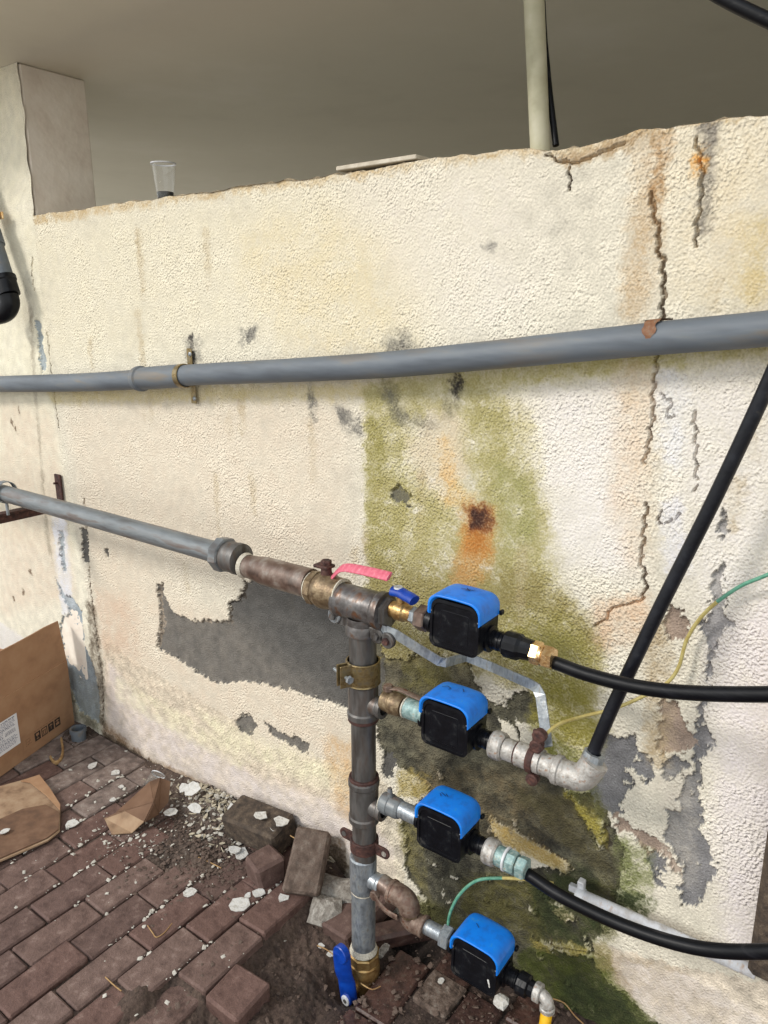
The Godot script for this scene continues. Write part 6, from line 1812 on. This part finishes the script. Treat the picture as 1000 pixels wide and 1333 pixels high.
func icon_texture() -> ImageTexture:     # care marks on the carton: four black squares and a pale stamp
	var im := Image.create(320, 90, false, Image.FORMAT_RGB8)
	im.fill(rgb(150, 114, 84))
	var ink := rgb(40, 30, 26)
	var card := rgb(150, 114, 84)
	for k in 4:
		var x := 92 + k * 57
		im.fill_rect(Rect2i(x, 22, 48, 56), ink)
		if k == 0:      # glass
			im.fill_rect(Rect2i(x + 12, 30, 24, 16), card)
			im.fill_rect(Rect2i(x + 22, 46, 4, 18), card)
			im.fill_rect(Rect2i(x + 14, 64, 20, 4), card)
		elif k == 1:    # arrows up
			im.fill_rect(Rect2i(x + 6, 28, 36, 44), card)
			for s in [12, 28]:
				im.fill_rect(Rect2i(x + s, 38, 5, 26), ink)
				im.fill_rect(Rect2i(x + s - 4, 40, 13, 4), ink)
			im.fill_rect(Rect2i(x + 10, 66, 28, 3), ink)
		else:           # umbrella, stack
			for q in 10:
				im.fill_rect(Rect2i(x + 24 - q * 2, 30 + q, q * 4, 1), card)
			im.fill_rect(Rect2i(x + 22, 40, 4, 24), card)
			if k == 3:
				im.fill_rect(Rect2i(x + 10, 50, 28, 16), card)
	var pale := rgb(118, 86, 62)
	for q in 3:
		im.fill_rect(Rect2i(20 + q * 4, 26 + q * 18, 36, 3), pale)
		im.fill_rect(Rect2i(20, 30 + q * 16, 4, 10), pale)
		im.fill_rect(Rect2i(52 - q * 8, 34 + q * 12, 4, 12), pale)
	for q in 40:
		if q % 5 != 4:
			im.fill_rect(Rect2i(92 + q * 5, 8, 4, 5), pale)
	return ImageTexture.create_from_image(im)

func card_print(t: Node3D, n: String, tex: Texture2D, a: Vector3, b: Vector3, c: Vector3, d: Vector3) -> void:
	var st := S()
	for v in [[a, Vector2(0, 1)], [d, Vector2(0, 0)], [c, Vector2(1, 0)], [a, Vector2(0, 1)], [c, Vector2(1, 0)], [b, Vector2(1, 1)]]:
		st.set_uv(v[1])
		st.add_vertex(v[0])
	var m := StandardMaterial3D.new()
	m.albedo_texture = tex
	m.roughness = 0.8
	obj(n, st, m, t)

func build_carton() -> void:
	# the printed side runs out from the wall; the box lies to its left
	var near: Vector3 = Vector3(-2.312, 0.000, 0.376)
	var far: Vector3 = Vector3(-2.423, 0.000, 0.021)
	var along := (near - far).normalized()
	near = far + along * 0.42
	var out := UP.cross(along)        # away from the printed side
	if out.x > 0:
		out = -out
	var h := 0.262
	var lean := -out * 0.0 
	var t := thing("cardboard_box", "brown cardboard carton with raised flap, white label and black care marks", "box", (near + far) / 2)
	var base := (near + far) / 2 + out * 0.17
	var B := Basis(along, UP, along.cross(UP))
	var st := S()
	var th := 0.005
	box(st, (near + far) / 2 + UP * (h / 2 + 0.004), Vector3(0.42, h, th), 0.001, B)
	obj("printed_side", st, M.card, t)
	st = S()
	box(st, base + out * 0.17 + UP * (h / 2 + 0.004), Vector3(0.42, h, th), 0.001, B)
	obj("side", st, M.card, t)
	for s in [-1.0, 1.0]:
		st = S()
		box(st, base + along * s * 0.2065 + UP * (h / 2 + 0.004), Vector3(th, h - 0.002, 0.335), 0.001, B)
		obj("end", st, M.card, t)
	st = S()
	box(st, base + UP * 0.007, Vector3(0.41, 0.005, 0.33), 0.001, B)
	obj("bottom", st, M.card_dark, t)
	# raised flap, slightly bowed, with a torn far corner
	st = S()
	var f0 := far + UP * (h + 0.003)
	var f1 := near + UP * (h + 0.003)
	var n := 6
	var top := func(k: int, side: float) -> Vector3:
		var s := float(k) / n
		var hh := 0.158 - (0.0 if k > 0 else 0.006)
		return f0.lerp(f1, s) + UP * hh - out * (0.012 * sin(s * 3.0)) + out * (0.018 + side)
	for k in n:
		var a := f0.lerp(f1, float(k) / n)
		var b := f0.lerp(f1, float(k + 1) / n)
		var mid := (a + b) / 2 + UP * 0.08 + out * 0.002
		quad(st, a, b, top.call(k + 1, 0.0), top.call(k, 0.0), mid)
		quad(st, a + out * 0.005, b + out * 0.005, top.call(k + 1, 0.005), top.call(k, 0.005), mid)
		quad(st, top.call(k, 0.0), top.call(k + 1, 0.0), top.call(k + 1, 0.005), top.call(k, 0.005), mid)
	obj("raised_flap", st, M.card, t)
	st = S()
	box(st, base + out * 0.25 + UP * (h - 0.04), Vector3(0.41, 0.005, 0.17), 0.001, B * Basis(Vector3.RIGHT, -0.6))
	obj("open_flap", st, M.card, t)
	# print
	var face := -out * 0.0042
	var P := func(s: float, y: float) -> Vector3: return far + along * s + UP * y + face
	card_print(t, "care_marks", icon_texture(), P.call(0.245, 0.035), P.call(0.065, 0.035), P.call(0.065, 0.086), P.call(0.245, 0.086))
	face = -out * 0.005
	card_print(t, "paper_label", label_texture(), P.call(0.385, 0.075), P.call(0.255, 0.075), P.call(0.255, 0.19), P.call(0.385, 0.19))

func sheet(poly: Array, lift: float, th: float, m: Material, n: String, parent: Node, tilt := Vector3.ZERO) -> void:
	var st := S()
	var top := []
	var low := []
	var c := Vector3.ZERO
	for p in poly:
		c += p / poly.size()
	for p in poly:
		var q: Vector3 = p + UP * (lift + tilt.dot(p - c))
		top.append(q + UP * th)
		low.append(q)
	var mid := c + UP * (lift + th / 2)
	var p2 := PackedVector2Array()
	for p in poly:
		p2.append(Vector2(p.x, p.z))
	var tr := Geometry2D.triangulate_polygon(p2)
	for i in range(0, tr.size(), 3):
		tri(st, top[tr[i]], top[tr[i + 1]], top[tr[i + 2]], mid - UP)
		tri(st, low[tr[i]], low[tr[i + 1]], low[tr[i + 2]], mid + UP)
	for i in poly.size():
		var j := (i + 1) % poly.size()
		quad(st, top[i], top[j], low[j], low[i], mid)
	obj(n, st, m, parent)

func facet(st: SurfaceTool, pts: Array, th := 0.003) -> void:
	var nrm: Vector3 = (pts[1] - pts[0]).cross(pts[2] - pts[0]).normalized() * th
	var c := Vector3.ZERO
	for p in pts:
		c += p / pts.size()
	c += nrm / 2
	for i in range(1, pts.size() - 1):
		tri(st, pts[0], pts[i], pts[i + 1], c)
		tri(st, pts[0] + nrm, pts[i] + nrm, pts[i + 1] + nrm, c)
	for i in pts.size():
		var j := (i + 1) % pts.size()
		quad(st, pts[i], pts[j], pts[j] + nrm, pts[i] + nrm, c)

func build_cardboard() -> void:
	var t := thing("cardboard_flap", "flat torn piece of brown cardboard on the pavers before the carton", "cardboard", Vector3(-2.040, 0.000, 0.430))
	sheet([Vector3(-2.267, 0.000, 0.529), Vector3(-2.259, 0.000, 0.388), Vector3(-2.222, 0.000, 0.294), Vector3(-2.107, 0.000, 0.317), Vector3(-1.988, 0.000, 0.338), Vector3(-1.901, 0.000, 0.392), Vector3(-1.888, 0.000, 0.436), Vector3(-1.915, 0.000, 0.565), Vector3(-1.947, 0.000, 0.675)], 0.006, 0.005, M.card_light, "top_sheet", t, Vector3(0.0, 0, 0.02))
	sheet([Vector3(-2.222, 0.000, 0.336), Vector3(-2.205, 0.000, 0.282), Vector3(-2.107, 0.000, 0.301), Vector3(-2.005, 0.000, 0.327), Vector3(-1.981, 0.000, 0.342), Vector3(-2.089, 0.000, 0.327), Vector3(-2.190, 0.000, 0.322)], 0.013, 0.004, M.card, "folded_edge", t)
	sheet([Vector3(-2.138, 0.000, 0.587), Vector3(-2.090, 0.000, 0.475), Vector3(-2.082, 0.000, 0.407), Vector3(-2.046, 0.000, 0.352), Vector3(-1.977, -0.000, 0.347), Vector3(-1.906, 0.000, 0.392), Vector3(-1.896, 0.000, 0.434), Vector3(-1.921, 0.000, 0.562), Vector3(-1.953, 0.000, 0.672)], 0.012, 0.0035, M.card_dark, "worn_layer", t, Vector3(0, 0, 0.02))
	t = thing("crumpled_cardboard", "crumpled brown cardboard scrap leaning on rubble at the wall foot", "cardboard", Vector3(-1.807, 0.000, 0.214))
	var a: Vector3 = Vector3(-1.838, 0.012, 0.283)
	var b: Vector3 = Vector3(-1.767, 0.003, 0.306)
	var c: Vector3 = Vector3(-1.725, 0.003, 0.267)
	var d: Vector3 = Vector3(-1.702, 0.035, 0.237)
	var e: Vector3 = Vector3(-1.778, 0.045, 0.249)
	var f: Vector3 = Vector3(-1.805, 0.035, 0.261)
	var g: Vector3 = Vector3(-1.800, 0.075, 0.138)
	var h: Vector3 = Vector3(-1.791, 0.075, 0.107)
	var k: Vector3 = Vector3(-1.712, 0.070, 0.193)
	var l: Vector3 = Vector3(-1.715, 0.020, 0.179)
	var m: Vector3 = Vector3(-1.767, 0.060, 0.088)
	var n: Vector3 = Vector3(-1.724, 0.030, 0.134)
	var st := S()
	facet(st, [a, b, c, d, e])
	obj("pale_fold", st, M.card_light, t)
	st = S()
	facet(st, [a, e, f])
	facet(st, [f, e, k, g])
	facet(st, [e, d, k])
	obj("dark_fold", st, M.card_dark, t)
	st = S()
	facet(st, [g, k, h])
	facet(st, [k, l, h])
	facet(st, [h, l, n, m])
	facet(st, [d, l, k])
	obj("back_fold", st, M.card_dark, t)
	# crushed clear cup lying behind it
	t = thing("crushed_cup", "crushed clear plastic cup lying behind the crumpled cardboard", "cup", Vector3(-1.860, 0.030, 0.061))
	st = S()
	rod(st, Vector3(-1.845, 0.050, 0.076), Vector3(0.2, -0.35, 0.6), [Vector2(0, 0), Vector2(0, 0.022), Vector2(0.004, 0.024), Vector2(0.05, 0.03), Vector2(0.055, 0.033)], 14)
	obj("cup", st, M.clear_plastic, t)
	st = S()
	rod(st, Vector3(-1.845, 0.050, 0.076), Vector3(0.2, -0.35, 0.6), [Vector2(-0.001, 0.0215), Vector2(-0.001, 0.024), Vector2(0.002, 0.024)], 14)
	obj("rim", st, M.white_plastic, t)
	# short stub of grey pipe by the carton
	st = S()
	var p: Vector3 = Vector3(-2.319, 0.000, 0.067)
	rod(st, p, UP, [Vector2(0, 0.02), Vector2(0, 0.0255), Vector2(0.03, 0.0255), Vector2(0.03, 0.029), Vector2(0.044, 0.029), Vector2(0.044, 0.022), Vector2(0.004, 0.021), Vector2(0.004, 0)], 24)
	single("pipe_stub", st, M.grey_pvc, "short grey plastic pipe stub standing at the corner of the carton", "pipe")
	st = S()
	sweep(st, spline([Vector3(-2.339, 0.020, 0.122), Vector3(-2.275, 0.012, 0.156), Vector3(-2.241, 0.006, 0.188), Vector3(-2.246, 0.004, 0.205), Vector3(-2.287, 0.004, 0.196)], 4), 0.004, 8, 0.009, UP)
	single("dry_leaf", st, M.twig, "curled dry tan leaf on the pavers beside the grey pipe stub", "leaf")

func build_bricks() -> void:
	var st := S()
	# loose pieces by the wall
	box(st, Vector3(-1.394, 0.055, 0.064), Vector3(0.2, 0.085, 0.1), 0.008, Basis(UP, 0.08) * Basis(Vector3.RIGHT, 0.25), 0.006)
	single("loose_brick", st, M.dark_brick, "dark grey brick lying along the wall foot, topped with white flakes", "brick")
	st = S()
	box(st, Vector3(-1.278, 0.035, 0.156), Vector3(0.085, 0.07, 0.09), 0.008, Basis(UP, -0.25) * Basis(Vector3.RIGHT, 0.1), 0.006)
	single("loose_brick", st, M.paver2, "small reddish half brick in front of the dark grey brick", "brick")
	st = S()
	box(st, Vector3(-1.173, 0.065, 0.100), Vector3(0.096, 0.055, 0.16), 0.006, Basis(UP, 0.42) * Basis(Vector3.RIGHT, 0.72) * Basis(Vector3.BACK, -0.12), 0.003)
	single("loose_brick", st, M.old_brick, "pale brown brick tilted steeply against the wall foot", "brick")
	st = S()
	box(st, Vector3(-1.084, -0.032, 0.443), Vector3(0.108, 0.06, 0.108), 0.006, Basis(UP, 0.06) * Basis(Vector3.BACK, -0.06) * Basis(Vector3.RIGHT, 0.05), 0.003)
	single("loose_brick", st, M.paver4, "square half paver tipped loose at the edge of the bare soil", "brick")
	st = S()
	box(st, Vector3(-1.008, -0.030, 0.079), Vector3(0.095, 0.055, 0.19), 0.006, Basis(UP, -0.12) * Basis(Vector3.RIGHT, 0.1) * Basis(Vector3.BACK, 0.12), 0.003)
	single("loose_brick", st, M.paver2, "dusty reddish paver lying behind the foot of the riser", "brick")
	st = S()
	box(st, Vector3(-0.897, -0.045, 0.050), Vector3(0.2, 0.05, 0.05), 0.008, Basis(UP, 0.9), 0.004)
	single("loose_brick", st, M.wet_paver0, "dark wet brick edge under the rusty elbows", "brick")
	st = S()
	chunk(st, Vector3(-1.081, -0.020, 0.136), Vector3(0.085, 0.045, 0.075), Basis(UP, 0.4) * Basis(Vector3.RIGHT, 0.5))
	single("plaster_chunk", st, M.concrete_chunk, "broken pale plaster chunk on the soil beside the riser", "rubble")
	st = S()
	chunk(st, Vector3(-1.094, -0.010, 0.069), Vector3(0.13, 0.06, 0.08), Basis(UP, 0.3), 0.3)
	single("plaster_chunk", st, M.concrete_chunk, "grey concrete lump between the tilted brick and the riser", "rubble")
	st = S()
	chunk(st, Vector3(-0.863, 0.030, -0.029), Vector3(0.05, 0.07, 0.04), Basis(UP, 0.3), 0.35)
	chunk(st, Vector3(-0.855, -0.010, -0.040), Vector3(0.04, 0.06, 0.04), Basis(UP, 0.9), 0.35)
	single("plaster_chunk", st, M.concrete_chunk, "whitish plaster lump at the wall foot right of the rusty elbows", "rubble")
	st = S()
	chunk(st, Vector3(-0.893, -0.030, 0.140), Vector3(0.02, 0.055, 0.012), Basis(UP, 0.5) * Basis(Vector3.BACK, -0.5), 0.3)
	single("plaster_chunk", st, M.concrete_chunk, "thin white shard upright beside the brass valve in the soil", "rubble")

func build_flakes() -> void:
	var spots := [
		[Vector3(-1.260, 0.002, 0.274), 0.062, "largest white paint flake, lying on the pavers left of the soil"],
		[Vector3(-1.186, 0.002, 0.187), 0.036, "crusty white flake on the raised corner paver"],
		[Vector3(-1.251, 0.002, 0.211), 0.036, "white flake just above the largest one"],
		[Vector3(-1.266, 0.002, 0.236), 0.022, "small white flake touching the largest one"],
		[Vector3(-1.391, 0.004, 0.136), 0.05, "white flake leaning at the foot of the small reddish half brick"],
		[Vector3(-1.417, 0.012, 0.144), 0.04, "pale flake at the left end of the dark grey brick"],
		[Vector3(-1.373, 0.105, 0.076), 0.045, "long white flake on top of the dark grey brick"],
		[Vector3(-1.306, 0.105, 0.063), 0.05, "white crust on the right end of the dark grey brick"],
		[Vector3(-1.315, 0.090, 0.083), 0.025, "small white flake on the front of the dark grey brick"],
		[Vector3(-1.679, 0.060, 0.072), 0.06, "tall white plaster scale propped at the wall foot in the rubble"],
		[Vector3(-1.721, 0.050, 0.075), 0.035, "small white scale behind the tall one in the rubble"],
		[Vector3(-1.625, 0.040, 0.110), 0.05, "pale scale lying across the rubble heap"],
		[Vector3(-1.691, 0.020, 0.152), 0.05, "white scale at the left end of the rubble heap"],
		[Vector3(-1.511, 0.050, 0.061), 0.045, "pointed pale scale standing at the left of the dark grey brick"],
		[Vector3(-2.124, 0.002, 0.140), 0.042, "white flake alone on the pale pavers near the carton"],
		[Vector3(-2.027, 0.002, 0.117), 0.035, "grey-white flake on the pavers near the wall foot"],
		[Vector3(-1.904, 0.002, 0.350), 0.05, "crumbled white flake right of the flat cardboard"],
		[Vector3(-2.014, 0.020, 0.498), 0.03, "white paper-like scrap on the flat cardboard"],
		[Vector3(-1.908, 0.002, 0.207), 0.022, "slim white flake above the crumpled cardboard"],
		[Vector3(-1.944, 0.002, 0.151), 0.022, "white flake on the joint near the wall foot"],
		[Vector3(-1.401, 0.002, 0.318), 0.045, "dusty white smear of crumbs on the middle pavers"],
		[Vector3(-0.734, -0.040, 0.121), 0.022, "white splinter just under the lowest meter"],
		[Vector3(-0.587, -0.030, 0.095), 0.034, "pale green-white lump on the wet pavers below the lowest meter"],
		[Vector3(-1.038, -0.050, 0.205), 0.02, "small white flake on the bare soil left of the blue lever"],
		[Vector3(-1.003, -0.050, 0.211), 0.022, "cream chip on the bare soil beside a twig"],
	]
	for s in spots:
		var st := S()
		var c: Vector3 = s[0]
		var tilt := Basis(UP, rng.randf() * 6.0)
		if c.y > 0.03 and c.y < 0.09:
			tilt = Basis(UP, rng.randf() * 1.0) * Basis(Vector3.RIGHT, rng.randf_range(0.4, 1.0)) * tilt
		if "lump" in s[2]:
			chunk(st, c + UP * 0.006, Vector3(0.038, 0.022, 0.032), tilt, 0.3)
		else:
			flake(st, c + UP * 0.0015, s[1] * 1.02, tilt, 0.05, 0.0022, 8)
		single("paint_flake", st, M.flake_white, s[2], "paint flake", "white paint and plaster flakes on the floor")
	# countless crumbs
	var s := S()
	chunk(s, Vector3.ZERO, Vector3(1.1, 0.28, 0.75), Basis(), 0.4)
	s.generate_normals()
	var mesh := s.commit()
	for kind in 2:
		var at := []
		var tint := []
		for k in (1050 if kind == 0 else 4200):
			var x := 0.0
			var z := 0.0
			var size := 0.0
			if kind == 0:
				var w := rng.randf()
				if w < 0.5:
					x = -1.57 + rng.randfn() * 0.13
					z = absf(rng.randfn()) * 0.075
				elif w < 0.62:
					x = rng.randf_range(-2.4, -1.1)
					z = rng.randf_range(0.0, 0.65)
				elif w < 0.85:     # swept into the joints
					var k2 := rng.randi_range(1, 9)
					x = -1.1372 - 0.0957 * k2 + rng.randfn() * 0.004
					z = rng.randf_range(0.1, 0.55)
				else:
					x = -1.72 + rng.randfn() * 0.1
					z = 0.28 + rng.randfn() * 0.06
				size = 0.0025 + 0.011 * pow(rng.randf(), 3.5) + (0.012 * pow(rng.randf(), 5.0) if z < 0.16 and x > -1.85 else 0.0)
			else:
				x = rng.randf_range(-1.2, -0.45)
				z = rng.randf_range(-0.0, 0.65)
				if rng.randf() < 0.5:
					x = -1.5 + rng.randfn() * 0.12
					z = 0.2 + rng.randfn() * 0.08
				size = 0.002 + 0.012 * pow(rng.randf(), 4.0)
			if z < 0.0:
				z = -z
			var y := soil_y(x, z)
			if x < -1.14:
				y = maxf(y, 0.0)
			elif x > -0.87:
				y = maxf(y, -0.042)
			at.append(Transform3D(Basis.from_euler(Vector3(rng.randf_range(-0.5, 0.5), rng.randf() * 6.0, rng.randf_range(-0.5, 0.5))).scaled(Vector3.ONE * size), Vector3(x, y + size * 0.15, z)))
			tint.append(Color(1, 1, 1))
		var mm := MultiMesh.new()
		mm.transform_format = MultiMesh.TRANSFORM_3D
		mm.mesh = mesh
		mm.instance_count = at.size()
		for i in at.size():
			mm.set_instance_transform(i, at[i])
		var mi := MultiMeshInstance3D.new()
		mi.name = "white_crumbs" if kind == 0 else "soil_crumbs"
		mi.multimesh = mm
		mi.material_override = M.crumb_white if kind == 0 else M.soil_crumb
		mi.set_meta("kind", "stuff")
		tag(mi, "white plaster crumbs strewn over pavers and along the wall foot" if kind == 0 else "brown soil crumbs scattered over the bare soil", "crumbs")
		add_child(mi)
	# pale slivers heaped at the wall foot
	var sl := S()
	flake(sl, Vector3.ZERO, 1.0, Basis(), 0.1, 0.09, 6)
	sl.generate_normals()
	var sliver := sl.commit()
	var sm := MultiMesh.new()
	sm.transform_format = MultiMesh.TRANSFORM_3D
	sm.mesh = sliver
	sm.instance_count = 400
	for i in 400:
		var x := -1.6 + rng.randfn() * 0.11
		var z := 0.012 + absf(rng.randfn()) * 0.055
		if i > 340:
			x = rng.randf_range(-1.45, -1.15)
			z = rng.randf_range(0.0, 0.07)
		var size := 0.006 + 0.026 * pow(rng.randf(), 2.6)
		var turn := Basis.from_euler(Vector3(rng.randfn() * 0.5, rng.randf() * 6.3, rng.randfn() * 0.5))
		sm.set_instance_transform(i, Transform3D(turn * Basis.from_scale(Vector3(size, size, size * rng.randf_range(0.3, 0.8))), Vector3(x, maxf(soil_y(x, z), 0.0) + size * 0.25, z)))
	var si := MultiMeshInstance3D.new()
	si.name = "plaster_slivers"
	si.multimesh = sm
	si.material_override = M.sliver
	si.set_meta("kind", "stuff")
	tag(si, "pale beige plaster slivers heaped along the foot of the wall", "slivers")
	add_child(si)
	# twigs and straws
	var tw := [[[Vector3(-1.041, -0.040, 0.216), Vector3(-1.011, -0.035, 0.215), Vector3(-0.986, -0.040, 0.213), Vector3(-0.971, -0.045, 0.207)], "forked dry twig on the bare soil"], [[Vector3(-1.398, 0.003, 0.455), Vector3(-1.367, 0.006, 0.463), Vector3(-1.349, 0.004, 0.465), Vector3(-1.345, 0.004, 0.444), Vector3(-1.354, 0.003, 0.414)], "curled tan straw on the middle pavers"], [[Vector3(-1.252, 0.100, 0.083), Vector3(-1.211, 0.100, 0.084), Vector3(-1.194, 0.090, 0.072)], "pale splinter behind the tilted brick"], [[Vector3(-1.484, 0.006, 0.219), Vector3(-1.447, 0.005, 0.213), Vector3(-1.401, 0.004, 0.208)], "grey splinter along a joint before the half brick"], [[Vector3(-1.489, 0.004, 0.652), Vector3(-1.456, 0.003, 0.659)], "short brown straw at the left"], [[Vector3(-1.350, 0.004, 0.608), Vector3(-1.308, 0.006, 0.610), Vector3(-1.288, 0.004, 0.608)], "thin reed in the open joint at lower left"], [[Vector3(-0.885, -0.040, 0.237), Vector3(-0.853, -0.038, 0.236), Vector3(-0.843, -0.040, 0.216)], "thin root thread beside the brass valve"], [[Vector3(-0.497, -0.030, 0.014), Vector3(-0.471, -0.030, 0.009), Vector3(-0.443, -0.040, 0.016), Vector3(-0.418, -0.040, 0.024)], "thin brown root by the yellow hose"]]
	for q in tw:
		var st := S()
		sweep(st, spline(q[0], 4), 0.0016, 6)
		single("twig", st, M.twig, q[1], "twig")

func _ready() -> void:
	rng.seed = 20
	# camera: a phone held at chest height, turned left along the wall and tipped down
	var cam := Camera3D.new()
	cam.name = "camera"
	cam.position = Vector3(0, 1.5, 1.349)
	cam.rotation_degrees = Vector3(-15.0, 36.3, 0)
	cam.fov = 68.99
	cam.near = 0.05
	cam.far = 400.0
	add_child(cam)
	cam.current = true
	var sky_mat := ProceduralSkyMaterial.new()
	sky_mat.sky_top_color = Color(0.74, 0.77, 0.80)
	sky_mat.sky_horizon_color = Color(0.97, 0.97, 0.95)
	sky_mat.sky_curve = 0.3
	sky_mat.ground_bottom_color = Color(0.3, 0.27, 0.25)
	sky_mat.ground_horizon_color = Color(0.5, 0.48, 0.46)
	sky_mat.sky_energy_multiplier = 1.15
	var sky := Sky.new()
	sky.sky_material = sky_mat
	var env := Environment.new()
	env.background_mode = Environment.BG_SKY
	env.sky = sky
	env.tonemap_mode = Environment.TONE_MAPPER_LINEAR
	env.tonemap_exposure = 1.6
	env.sdfgi_enabled = true
	env.ssao_enabled = true
	env.ssil_enabled = true
	var we := WorldEnvironment.new()
	we.name = "environment"
	we.environment = env
	add_child(we)
	var sun := DirectionalLight3D.new()
	sun.name = "sun"
	sun.light_color = Color(1.0, 0.98, 0.95)
	sun.light_energy = 0.45
	sun.light_angular_distance = 12.0
	sun.shadow_enabled = true
	sun.rotation_degrees = Vector3(-36, -30, 0)
	add_child(sun)
	edge_noise = noise(3, 0.1)
	ground_noise = noise(7, 0.08, FastNoiseLite.TYPE_SIMPLEX_SMOOTH, 4)
	rough_noise = noise(8, 0.12, FastNoiseLite.TYPE_SIMPLEX_SMOOTH, 3)
	materials()
	build_wall()
	build_shell()
	build_ground()
	build_pipes()
	build_riser()
	build_branches()
	build_hoses()
	build_above()
	build_carton()
	build_cardboard()
	build_bricks()
	build_flakes()
